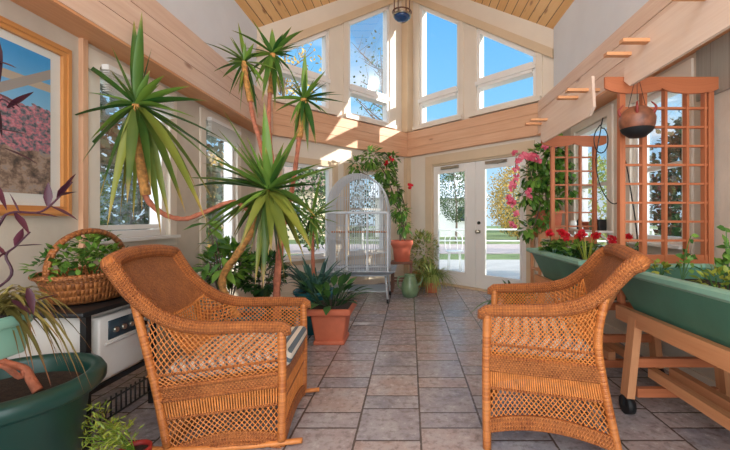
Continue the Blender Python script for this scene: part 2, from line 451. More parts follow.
# ------------------------------------------------------------------ the room
WL, WR, YB = -2.08, 1.95, -1.3
AX, AY = -.05, 7.0                      # the far corner where the two angled end walls meet
S2 = math.sqrt(.5)
BZ0, BZ1 = 2.29, 2.74                   # pine box beam
EZ, RX = 3.70, -.065
def roofz(x): return EZ + (2.015 - abs(x - RX))
DR = V((S2, -S2, 0)); DL = V((-S2, -S2, 0))
IR = V((-S2, -S2, 0)); IL = V((S2, -S2, 0))        # inward normals of the end walls
A0 = V((AX, AY, 0))
LR = (WR - AX) / S2; LL = (AX - WL) / S2

def struct(mb, name, mat, label, cat, parent=None):
    o = mb.build(name, mat, parent)
    if parent is None: tag(o, label, cat, None, 'structure')
    return o

b = MB(); b.quad((-2.3, YB, 0), (2.2, YB, 0), (2.2, 5.0, 0), (-2.3, 5.0, 0))
i = len(b.v); b.v += [V((-2.3, 5.0, 0)), V((2.2, 5.0, 0)), V((AX, 7.25, 0))]; b.face((i, i+1, i+2), [(0, 0)] * 3)
struct(b, 'floor', M['floor'], 'mottled grey and tan slate tile floor running the length of the sunroom', 'floor')

def holes_wall(mb, o, d, inn, length, z0, z1, holes, t=.14):
    """wall slab from o along d, thickness outward, with rectangular holes (s0,s1,z0,z1)"""
    ss = sorted({0, length} | {h[0] for h in holes} | {h[1] for h in holes})
    zs = sorted({z0, z1} | {h[2] for h in holes} | {h[3] for h in holes})
    for a, c in zip(ss, ss[1:]):
        for e, g in zip(zs, zs[1:]):
            if any(h[0] - 1e-6 <= a and c <= h[1] + 1e-6 and h[2] - 1e-6 <= e and g <= h[3] + 1e-6 for h in holes): continue
            ctr = o + d * (a + c) / 2 - inn * t / 2 + V((0, 0, (e + g) / 2))
            mb.obox(ctr, (d, inn, V((0, 0, 1))), (c - a, t, g - e))

Lw = [(2.45, 3.17, 1.0, 2.15), (3.73, 4.41, .62, 2.15)]
Rw = [(2.62, 3.24, .95, 2.15), (3.62, 4.34, .8, 2.15)]
b = MB(); holes_wall(b, V((WL, YB, 0)), V((0, 1, 0)), V((1, 0, 0)), 5.0 - YB, 0, 3.80, [(h[0]-YB, h[1]-YB, h[2], h[3]) for h in Lw])
struct(b, 'wall_left', M['plaster'], 'long plastered side wall under the left pine box beam', 'wall')
b = MB(); holes_wall(b, V((WR, YB, 0)), V((0, 1, 0)), V((-1, 0, 0)), 5.05 - YB, 0, 3.80, [(h[0]-YB, h[1]-YB, h[2], h[3]) for h in Rw])
struct(b, 'wall_right', M['plaster'], 'long plastered side wall behind the trellised planters', 'wall')

# prow (end) walls: lower part with openings, upper part as frames of the tall gable windows
Lp = [(.55, 1.36, .55, 1.95), (1.66, 2.5, .55, 1.95)]
DS0, DS1, DS2 = .64, 1.54, 2.44
b = MB(); holes_wall(b, A0, DL, IL, LL, 0, 2.82, Lp)
gl = (.46, 1.37, 1.73, 2.6)
gr_ = (.33, 1.23, 1.58, 2.58)
def gable(mb, d, inn, length, cols, t=.14):
    """wall around the gable windows: columns, transom, sloped head"""
    def z_at(s): return roofz((A0 + d * s).x)
    def slab(s0, s1, zb0, zb1, zt0, zt1, dep=t, inset=0):
        f = [A0 + d * s0 + V((0, 0, zb0)), A0 + d * s1 + V((0, 0, zb1)), A0 + d * s1 + V((0, 0, zt1)), A0 + d * s0 + V((0, 0, zt0))]
        k = len(mb.v)
        for off in (inset, inset - dep):
            mb.v += [p + inn * off for p in f]
        for q in ((0, 1, 2, 3), (7, 6, 5, 4), (0, 4, 5, 1), (1, 5, 6, 2), (2, 6, 7, 3), (3, 7, 4, 0)):
            mb.face([k + x for x in q], [(mb.v[k+x].x, mb.v[k+x].z) for x in q])
    c0, c1, c2, c3 = cols
    for s0, s1 in ((0, c0), (c1, c2), (c3, length)):
        slab(s0, s1, 2.82, 2.82, z_at(s0), z_at(s1))
    hd = .41
    for s0, s1 in ((c0, c1), (c2, c3)):
        slab(s0, s1, z_at(s0) - hd, z_at(s1) - hd, z_at(s0), z_at(s1))
    return slab, z_at
gable(b, DL, IL, LL, gl)
struct(b, 'wall_back', M['cream'], 'angled end wall with tall gable windows behind the birdcage', 'wall')
b = MB(); holes_wall(b, A0, DR, IR, LR, 0, 2.82, [(DS0 - .04, DS2 + .04, 0, 2.10)])
gable(b, DR, IR, LR, gr_)
struct(b, 'wall_front', M['cream'], 'angled end wall with tall gable windows above the French doors', 'wall')

# ceiling slopes
b = MB()
TH = .16
for sgn, xe in ((-1, WL - .2), (1, WR + .2)):
    ye = 9.0
    p = [V((RX, YB, roofz(RX))), V((RX, AY + .22, roofz(RX))), V((xe, 5.05, roofz(xe))), V((xe, YB, roofz(xe)))]
    Ls = math.hypot(xe - RX, roofz(RX) - roofz(xe))
    b.quad(*p, uvs=[(YB, 0), (AY + .22, 0), (5.05, Ls), (YB, Ls)])
    q = [x + V((0, 0, TH)) for x in p]
    b.quad(*q[::-1]); b.quad(p[2], p[3], q[3], q[2]); b.quad(p[1], p[2], q[2], q[1])
struct(b, 'ceiling', M['ceil'], 'steep knotty pine board ceiling rising to the ridge', 'ceiling')

# pine box beams
def boards(mb, o, d, inn, length, dep, n=3, z0=BZ0, z1=BZ1):
    h = (z1 - z0) / n
    for k in range(n):
        mb.obox(o + d * length / 2 + inn * dep / 2 + V((0, 0, z0 + h * (k + .5))), (d, inn, V((0, 0, 1))), (length, dep, h - .006))
    mb.obox(o + d * length / 2 + inn * (dep - .012) / 2 + V((0, 0, (z0 + z1) / 2)), (d, inn, V((0, 0, 1))), (length, dep - .012, z1 - z0 - .012))
for nm, o, d, inn, L, dep, lab in (('trim_1', V((WL, YB, 0)), V((0, 1, 0)), V((1, 0, 0)), 5.0 - YB, .22, 'knotty pine box beam along the wall above the framed picture'),
                                   ('trim_2', V((WR, YB, 0)), V((0, 1, 0)), V((-1, 0, 0)), 5.05 - YB, .20, 'knotty pine box beam along the wall above the trellises'),
                                   ('trim_3', A0, DL, IL, LL, .08, 'knotty pine band across the end wall above the birdcage'),
                                   ('trim_4', A0, DR, IR, LR, .08, 'knotty pine band across the end wall above the French doors')):
    b = MB(); boards(b, o, d, inn, L, dep)
    o_ = struct(b, nm, M['pine'] if dep > .15 else M['pine_warm'], lab, 'beam')
    if dep > .15:
        b = MB(); b.obox(o + d * L / 2 + inn * dep / 2 + V((0, 0, BZ0 - .008)), (d, inn, V((0, 0, 1))), (L, dep, .016))
        s_ = b.build('soffit_board', M['pine_red'], o_); s_['label'] = 'orange underside board'
# white upper side walls finished as their own painted face
for nm, x, sx, lab in (('trim_5', WL, 1, 'white painted wall panel above the beam beside the yuccas'), ('trim_6', WR, -1, 'white painted wall panel above the beam over the planters')):
    b = MB(); b.box((x, YB, BZ1), (x + sx * .012, 4.98, EZ + .02)); struct(b, nm, M['white'], lab, 'wall panel')

# rake boards below the ceiling on the end walls, and the corner post
for nm, d, inn, L, lab in (('trim_7', DL, IL, LL, 'sloping cream rake board under the ceiling over the birdcage windows'), ('trim_8', DR, IR, LR, 'sloping cream rake board under the ceiling over the door windows')):
    b = MB()
    sl, za = gable.__wrapped__ if hasattr(gable, '__wrapped__') else (None, None)
    z = lambda s: roofz((A0 + d * s).x)
    def slab2(s0, s1, a, c, i0, i1):
        f = [A0 + d * s0 + V((0, 0, z(s0) - a)), A0 + d * s1 + V((0, 0, z(s1) - a)), A0 + d * s1 + V((0, 0, z(s1) - c)), A0 + d * s0 + V((0, 0, z(s0) - c))]
        k = len(b.v)
        for off in (i1, i0): b.v += [p + inn * off for p in f]
        for q in ((0, 1, 2, 3), (7, 6, 5, 4), (0, 4, 5, 1), (1, 5, 6, 2), (2, 6, 7, 3), (3, 7, 4, 0)):
            b.face([k + x for x in q], [(b.v[k+x].x, b.v[k+x].z) for x in q])
    slab2(.02, L, .40, .27, 0, .05)
    struct(b, nm, M['tan'], lab, 'trim')
b = MB(); b.obox(V((AX, AY - .10, (2.74 + 5.3) / 2)), (V((S2, S2, 0)), V((-S2, S2, 0)), V((0, 0, 1))), (.16, .16, 5.3 - 2.74))
b.obox(V((AX, AY - .05, 2.29 / 2)), (V((S2, S2, 0)), V((-S2, S2, 0)), V((0, 0, 1))), (.12, .12, 2.27))
struct(b, 'trim_9', M['tan'], 'tan corner post where the two end walls meet', 'post')

# windows -----------------------------------------------------------------
def window(nm, o, d, inn, s0, s1, z0, z1, lab, casing=.09, bars=(), mat='frame', cas='tan'):
    Z = V((0, 0, 1)); ax = (d, inn, Z)
    t = thing(nm, lab, 'window', o + d * (s0 + s1) / 2 + Z * z0, kind='structure')
    b = MB(); f = .05
    for a, c, e, g in ((s0, s0 + f, z0, z1), (s1 - f, s1, z0, z1), (s0 + f, s1 - f, z0, z0 + f), (s0 + f, s1 - f, z1 - f, z1)):
        b.obox(o + d * (a + c) / 2 + Z * (e + g) / 2 - inn * .07, ax, (c - a, .10, g - e))
    for kind, val in bars:
        if kind == 'h': b.obox(o + d * (s0 + s1) / 2 + Z * val - inn * .07, ax, (s1 - s0 - 2*f, .05, .035))
        else: b.obox(o + d * val + Z * (z0 + z1) / 2 - inn * .07, ax, (.035, .05, z1 - z0 - 2*f))
    b.build('window_frame', M[mat], t)
    b = MB(); b.obox(o + d * (s0 + s1) / 2 + Z * (z0 + z1) / 2 - inn * .075, ax, (s1 - s0 - f, .006, z1 - z0 - f)); b.build('pane', M['glass'], t)
    b = MB(); c_ = casing
    for a, c, e, g in ((s0 - c_, s0, z0 - c_, z1 + c_), (s1, s1 + c_, z0 - c_, z1 + c_), (s0, s1, z0 - c_, z0), (s0, s1, z1, z1 + c_)):
        b.obox(o + d * (a + c) / 2 + Z * (e + g) / 2 + inn * .011, ax, (c - a, .02, g - e))
    b.build('window_casing', M[cas], t)
    b = MB(); b.obox(o + d * (s0 + s1) / 2 + Z * (z0 - .012) + inn * .035, ax, (s1 - s0 + .1, .09, .024)); b.build('window_sill', M['frame'], t)
    return t
oL = V((WL, 0, 0)); oR = V((WR, 0, 0)); dy = V((0, 1, 0))
window('window_1', oL, dy, V((1, 0, 0)), 2.45, 3.17, 1.0, 2.15, 'white framed side window beside the framed picture', bars=(('h', 1.075),), cas='cream')
window('window_2', oL, dy, V((1, 0, 0)), 3.73, 4.41, .62, 2.15, 'white framed side window further from the picture, behind the yucca fronds', cas='cream')
window('window_3', oR, dy, V((-1, 0, 0)), 2.62, 3.24, .95, 2.15, 'side window seen through the nearer cedar trellis', bars=(('h', 1.55),), cas='cream')
window('window_4', oR, dy, V((-1, 0, 0)), 3.62, 4.34, .8, 2.15, 'side window seen through the farther cedar trellis', bars=(('h', 1.5),), cas='cream')
window('window_5', A0, DL, IL, .55, 1.36, .55, 1.95, 'low end-wall window behind the birdcage', bars=(('h', 1.3),))
window('window_6', A0, DL, IL, 1.66, 2.5, .55, 1.95, 'low end-wall window behind the yucca trunks')

def gable_window(nm, d, inn, s0, s1, lab):
    Z = V((0, 0, 1)); t = thing(nm, lab, 'window', A0 + d * (s0 + s1) / 2 + Z * 2.82, kind='structure')
    zt = lambda s: roofz((A0 + d * s).x) - .41
    b = MB(); ax = (d, inn, Z); f = .05
    for a, c in ((s0, s0 + f), (s1 - f, s1)):
        m_ = (a + c) / 2; zz = zt(c)
        b.obox(A0 + d * m_ + Z * (2.82 + zz) / 2 - inn * .06, ax, (f, .12, zz - 2.82))
    b.obox(A0 + d * (s0 + s1) / 2 + Z * 2.85 - inn * .06, ax, (s1 - s0 - 2*f, .12, .06))
    b.obox(A0 + d * (s0 + s1) / 2 + Z * 3.27 - inn * .04, ax, (s1 - s0 - 2*f, .16, .15))
    b.obox(A0 + d * (s0 + s1) / 2 + Z * 3.27 + inn * .045, ax, (s1 - s0, .03, .06))
    p0 = A0 + d * s0 + Z * (zt(s0) - .03) - inn * .06; p1 = A0 + d * s1 + Z * (zt(s1) - .03) - inn * .06
    b.bar(p0, p1, .12, .06)
    b.build('window_frame', M['frame'], t)
    b = MB(); k = 0; off = -inn * .07
    b.quad(A0 + d * s0 + Z * 2.83 + off, A0 + d * s1 + Z * 2.83 + off, A0 + d * s1 + Z * (zt(s1) - .01) + off, A0 + d * s0 + Z * (zt(s0) - .01) + off)
    b.build('pane', M['glass'], t)
    b = MB()
    b.obox(A0 + d * (s0 + s1) / 2 + Z * 2.79 + inn * .05, ax, (s1 - s0 + .2, .1, .07)); b.build('window_sill', M['cream'], t)
    b = MB(); b.obox(A0 + d * (s0 - .045) + Z * (2.83 + zt(s0)) / 2 + inn * .012, ax, (.09, .024, zt(s0) - 2.83))
    b.obox(A0 + d * (s1 + .045) + Z * (2.83 + zt(s1)) / 2 + inn * .012, ax, (.09, .024, zt(s1) - 2.83)); b.build('window_casing', M['cream'], t)
gable_window('window_7', DL, IL, gl[0], gl[1], 'tall gable window next to the corner post above the birdcage')
gable_window('window_8', DL, IL, gl[2], gl[3], 'shorter gable window behind the yucca heads')
gable_window('window_9', DR, IR, gr_[0], gr_[1], 'tall gable window next to the corner post above the doors')
gable_window('window_10', DR, IR, gr_[2], gr_[3], 'shorter sloping gable window nearest the planter wall')

# French doors -------------------------------------------------------------
Z3 = V((0, 0, 1)); axR = (DR, IR, Z3)
def wbox(b, s0, s1, z0, z1, off, dep, m=0):
    b.obox(A0 + DR * (s0 + s1) / 2 + Z3 * (z0 + z1) / 2 + IR * off, axR, (s1 - s0, dep, z1 - z0), m)
b = MB()
for s0, s1, z0, z1 in ((DS0 - .15, DS0, 0, 2.24), (DS2, DS2 + .12, 0, 2.24), (DS0, DS2, 2.09, 2.24)): wbox(b, s0, s1, z0, z1, .016, .03)
wbox(b, DS0 - .04, DS0, 0, 2.09, -.07, .14); wbox(b, DS2, DS2 + .04, 0, 2.09, -.07, .14); wbox(b, DS0, DS2, 2.06, 2.10, -.07, .14)
struct(b, 'trim_10', M['tan'], 'cream casing around the French doors', 'trim')
b = MB(); wbox(b, DS0, DS2, 0, .025, -.05, .16); struct(b, 'trim_11', M['tan'], 'low threshold under the French doors', 'trim')
for nm, s0, s1, lab, hs in (('door_1', DS0, DS1, 'white glazed French door nearest the coral plant pot', None), ('door_2', DS1, DS2, 'white glazed French door with the handle and deadbolt', DS1 + .07)):
    t = thing(nm, lab, 'door', A0 + DR * (s0 + s1) / 2, kind='structure')
    b = MB(); e = .004; st = .15; za, zb = .24, 1.93
    if nm == 'door_1': g0, g1 = s0 + .1, s1 - .2
    else: g0, g1 = s0 + .17, s1 - .11
    wbox(b, s0 + e, g0, .03, 2.055, -.045, .045); wbox(b, g1, s1 - e, .03, 2.055, -.045, .045)
    wbox(b, g0, g1, .03, za, -.045, .045); wbox(b, g0, g1, zb, 2.055, -.045, .045)
    b.build('door_leaf', M['frame'], t)
    b = MB()
    for a, c, z0, z1 in ((g0 - .025, g0 + .012, za - .02, zb + .02), (g1 - .012, g1 + .025, za - .02, zb + .02), (g0, g1, za - .025, za + .012), (g0, g1, zb - .012, zb + .025)): wbox(b, a, c, z0, z1, -.02, .014)
    b.build('glazing_bead', M['frame'], t)
    b = MB(); wbox(b, g0, g1, za, zb, -.045, .006); b.build('pane', M['glass'], t)
    b = MB(); wbox(b, (s0+s1)/2 - .25, (s0+s1)/2 + .12, 1.985, 2.03, -.0, .035); c0 = A0 + DR * ((s0+s1)/2 + .02) + Z3 * 2.0 + IR * .02
    b.tube([c0, c0 + IR * .03 + DR * .1, c0 + IR * .05 - DR * .02 - Z3 * .03], .008, 6); o_ = b.build('door_closer', M['brass'], t); o_['label'] = 'metal closer arm at the head of the door'
    if hs:
        b = MB(); c0 = A0 + DR * hs + Z3 * .93 - IR * .02
        b.tube([c0, c0 + IR * .02], .03, 12); b.tube([c0 + IR * .015, c0 + IR * .055], .012, 8); b.ball(c0 + IR * .07, .032, 12); o_ = b.build('door_knob', M['brass'], t)
        b = MB(); c0 = A0 + DR * hs + Z3 * 1.07 - IR * .02; b.tube([c0, c0 + IR * .022], .026, 12); b.build('deadbolt', M['black'], t)

# baseboards
b = MB(); b.box((WL, YB, 0), (WL + .018, 4.95, .1)); struct(b, 'baseboard_left', M['cream'], 'cream baseboard at the foot of the picture wall', 'baseboard')
b = MB(); b.box((WR - .018, YB, 0), (WR, 4.98, .1)); struct(b, 'baseboard_right', M['cream'], 'cream baseboard behind the planter carts', 'baseboard')
b = MB(); b.obox(A0 + DL * (LL/2) + IL * .009 + Z3 * .05, (DL, IL, Z3), (LL - .1, .018, .1)); struct(b, 'baseboard_back', M['cream'], 'cream baseboard under the birdcage windows', 'baseboard')
b = MB(); b.box((WL, 2.315, .1), (WL + .03, 2.352, BZ0 - .016)); struct(b, 'trim_13', M['pine_warm'], 'narrow pine batten between the framed picture and the window', 'trim')
# grey boarding above the trellis on the right wall, vertical boards
b = MB(); b.quad((WR - .012, .3, 1.93), (WR - .012, 2.5, 1.93), (WR - .012, 2.5, 2.28), (WR - .012, .3, 2.28), uvs=[(0, .3), (0, 2.5), (.35, 2.5), (.35, .3)])
b.box((WR - .011, .3, 1.93), (WR, 2.5, 2.28)); struct(b, 'trim_12', M['grey_planks'], 'grey vertical boarding under the beam behind the nearer trellis', 'boarding')
# raised slat blinds
def blind(y0, y1, x, sx, lab):
    t = thing('window_blind', lab, 'blind', (x, (y0+y1)/2, 2.12), group=None)
    b = MB(); b.box((x + sx*.024, y0 + .01, 2.135), (x + sx*.07, y1 - .01, 2.17)); b.build('head_rail', M['frame'], t)
    b = MB()
    for k in range(9): b.box((x + sx*.026, y0 + .015, 2.12 - k * .016), (x + sx*.066, y1 - .015, 2.126 - k * .016))
    b.build('slats', M['frame'], t)
blind(2.45, 3.17, WL, 1, 'white slat blind raised at the top of the window beside the picture')
blind(3.73, 4.41, WL, 1, 'white slat blind raised at the top of the window behind the yucca fronds')

# ------------------------------------------------------------------ wicker chairs
def chair(name, label, loc, th, w, arm, cen, rear, dz, foot, tilt, cat, stripe_up=0):
    t = thing(name, label, cat, loc, th)
    cane, wk, bd = M['cane'], M['wick'], M['wickband']
    aw = [V((x, 0, z)) for x, z in arm]; ap = smooth(aw, 6)
    zt = lambda x, z: z + tilt * x
    def rx(z):
        for (x0, z0), (x1, z1) in zip(rear, rear[1:]):
            if z <= z1 or (x1, z1) == rear[-1]: return x0 + (x1 - x0) * (z - z0) / (z1 - z0)
    top_z = arm[0][1]
    for s in (-1, 1):
        b = MB(); b.tube(smooth([(0, s*w, foot), (.004, s*w, (foot+top_z)/2), (0, s*w, top_z)], 8), .021, 12); b.build('front_leg', M['pole'], t, local=True)
        rp = smooth([(x, s*w*(1 - .0*z), z) for x, z in rear], 5)
        b = MB(); b.tube(rp, .019, 12); b.build('rear_leg', M['pole'], t, local=True)
    e = arm[-1]; cz = cen[-1]; side = lambda q: [p + V((0, q * (w + .004), 0)) for p in ap]
    front = lambda q: [ap[0] + V((.028, q * w, -.04)), ap[0] + V((.024, q * (w + .003), -.014))]
    arch = [V((e[0] + (cz[0] - e[0]) * (1 - abs(a) ** 2.6), a * (w + .004), e[1] + (cz[1] - e[1]) * (1 - abs(a) ** 2.6))) for a in [k / 14 * 2 - 1 for k in range(1, 14)]]
    L_ = front(-1) + side(-1); path = L_ + arch + (front(1) + side(1))[::-1]
    def rad(k):
        k = min(k, len(path) - 1 - k); return (.020, .026)[k] if k < 2 else .028 + .012 * min(1, k / len(L_))
    b = MB(); b.tube(path, [rad(k) for k in range(len(path))], 12, sq=(1, .92)); b.build('rolled_rim', bd, t, local=True)
    # wing back: rows from left arm round the back to right arm
    kx = next(k for k, p in enumerate(ap) if p.x < -.30); edge = ap[kx:]
    cp = smooth([V((x, 0, z)) for x, z in cen], 8)
    def at(pl, h): 
        q = h * (len(pl) - 1); k = min(int(q), len(pl) - 2); return pl[k].lerp(pl[k+1], q - k)
    def surf(a, h):
        s = 2 * a - 1; E = at(edge, h); Cc = at(cp, h); k = abs(s) ** 3.2
        return V((Cc.x + (E.x - Cc.x) * k, w * s * (1 + .02 * math.sin(h * PI)), Cc.z + (E.z - Cc.z) * k))
    hs = .42
    def shell(a0, h0): 
        def fn(a, h):
            return surf(a, h0 + (1 - h0) * h)
        return fn
    b = MB(); b.grid(shell(0, hs), 28, 16, 1.0, .5)
    off = V((-.022, 0, -.012))
    b.grid(lambda a, h: shell(0, hs)(1 - a, h) + off, 28, 16, 1.0, .5)
    b.grid(lambda a, h: surf(a, hs) + off * h, 28, 1, 1., .02)
    b.build('backrest', wk, t, local=True)
    def lat(b, fn, nu, nv, r=.0034, n=4, st=6):
        """diamond lattice over fn(a,b)"""
        for k in range(-nv, nu + 1):
            for sg in (1, -1):
                pts = []
                for j in range(st * 2 + 1):
                    bb = j / (st * 2); a = (k + bb * nv) / nu if sg > 0 else (k + nv - bb * nv) / nu
                    if 0 <= a <= 1: pts.append(fn(a, bb))
                if len(pts) > 1: b.tube(pts, r, n, cap=False)
    b = MB(); lat(b, lambda a, h: surf(a, h * hs), 28, 8, .003); b.tube([surf(a / 24, hs) + off * .5 for a in range(25)], .012, 6)
    b.build('back_lattice', cane, t, local=True)
    # sides, front and rear below the arms
    zr, za0, za1, zs0, zl0, zb0 = .435 + dz, .37 + dz, .31 + dz, .22 + dz, .115 + dz, .055 + dz
    def panel(tag_, f, L, upper):
        def strip(b, lo, hi, off=0, arch=0):
            g = lambda a, h: f(a, (lo + (hi - lo) * h) - arch * (2*a - 1)**2)
            b.grid(g, 14, 4, L, abs(hi - lo))
            nrm = (f(1, .3) - f(0, .3)).cross(V((0, 0, 1))).normalized() * .014
            b.grid(lambda a, h: g(1 - a, h) + nrm, 14, 4, L, abs(hi - lo))
            b.grid(lambda a, h: g(a, 0) + nrm * h, 14, 1, L, .014); b.grid(lambda a, h: g(a, 1) + nrm * (1 - h), 14, 1, L, .014)
        b = MB(); strip(b, za1, za0); b.build(tag_ + '_apron', wk, t, local=True)
        b = MB(); strip(b, zb0 - .005, zl0, arch=.05)
        b.tube([f(a / 14, zb0 - .003 - .05 * (2*a/14 - 1)**2) for a in range(15)], .012, 8); b.build(tag_ + '_arch_band', bd, t, local=True)
        b = MB()
        for z, r in ((za0, .011), (za1, .011), (zs0, .008)): b.tube([f(a / 8, z) for a in range(9)], r, 8)
        if upper: b.tube([f(a / 8, zr) for a in range(9)], .007, 6)
        b.build(tag_ + '_rails', bd, t, local=True)
        b = MB(); n = max(10, int(L / .0115))
        for k in range(n + 1):
            a = k / n; b.tube([f(a, zs0), f(a, za1)], .0046, 5, cap=False)
        lat(b, lambda a, h: f(a, zl0 - .05*(2*a-1)**2 + (zs0 - zl0 + .05*(2*a-1)**2) * h), max(8, int(L / .024)), 4, .0027)
        if upper:
            lat(b, lambda a, h: f(a, za0 + (zr - za0) * h), max(8, int(L / .022)), 3, .0027)
            lat(b, lambda a, h: upper(a, h), max(8, int(L / .022)), 7, .0027)
        b.build(tag_ + '_lattice', cane, t, local=True)
    Ld = -rear[0][0]
    for s in (-1, 1):
        def f(a, z, s=s):
            X = rx(z) * a; return V((X, s * w, zt(X, z)))
        def up(a, h, s=s):
            X = a * rx(.5 + dz); zl = zt(X, zr)
            zarm = at(ap, 0).z
            for p in ap:
                if p.x <= X: zarm = p.z; break
            return V((X, s * w, zl + (zarm - .025 - zl) * h))
        panel('side', f, Ld, up)
    W2 = 2 * w
    panel('front', lambda a, z: V((0, w * (2*a - 1), z)), W2, None)
    def fr(a, z):
        X = rx(z); return V((X, w * (2*a - 1), zt(X, z)))
    panel('rear', fr, W2, None)
    # seat deck and cushion
    b = MB(); xr = rx(.4 + dz)
    b.grid(lambda a, h: V((xr * (1 - h) , (w - .012) * (2*a - 1), zt(xr * (1 - h), za0 + .004))), 10, 10, W2, Ld); b.build('seat_deck', wk, t, local=True)
    b = MB(); b.rbox((xr + .03, -w + .035, 0), (.035, w - .035, .085), .036, 4)
    for k, v in enumerate(b.v): 
        q = 1 - ((v.x - (xr+.03)/2 - .015) / (abs(xr)/2 + .02))**2 ; v.z += (za0 + .006) + tilt * v.x + (.014 * max(0, q) if v.z > .05 else 0)
    b.build('seat_cushion', M['cushion'], t, local=True)['label'] = 'blue and cream striped seat cushion'
    return t

c1 = chair('rocking_chair', 'orange wicker rocking chair beside the white heater, facing the planters', (-.665, 2.115, 0), math.radians(5.2), .276,
      [(0, .600), (-.165, .606), (-.356, .606), (-.472, .625), (-.587, .676), (-.695, .772), (-.765, .868), (-.80, .925)],
      [(-.53, .40), (-.62, .56), (-.74, .79), (-.825, .955)], [(-.54, .03), (-.60, .35), (-.70, .78)], 0, .035, .10, 'rocking chair')
for s in (-1, 1):
    b = MB(); pts = []
    for k in range(15):
        x = -.66 + k / 14 * .76; pts.append(V((x, s * .276, .013 + .10 * (x + .30)**2)))
    b.tube(pts, .013, 8, sq=(1.0, 1.2)); b.build('rocker', M['cane'], c1, local=True)
c2 = chair('wicker_armchair', 'orange wicker armchair without rockers beside the green planter trough', (.466, 2.115, 0), math.radians(163.6), .297,
      [(0, .685), (-.15, .695), (-.33, .712), (-.45, .75), (-.55, .832), (-.622, .915), (-.672, .942)],
      [(-.49, .49), (-.53, .62), (-.59, .80), (-.66, .965)], [(-.60, .0), (-.52, .40), (-.50, .60), (-.535, .80)], .085, 0, .0, 'chair')

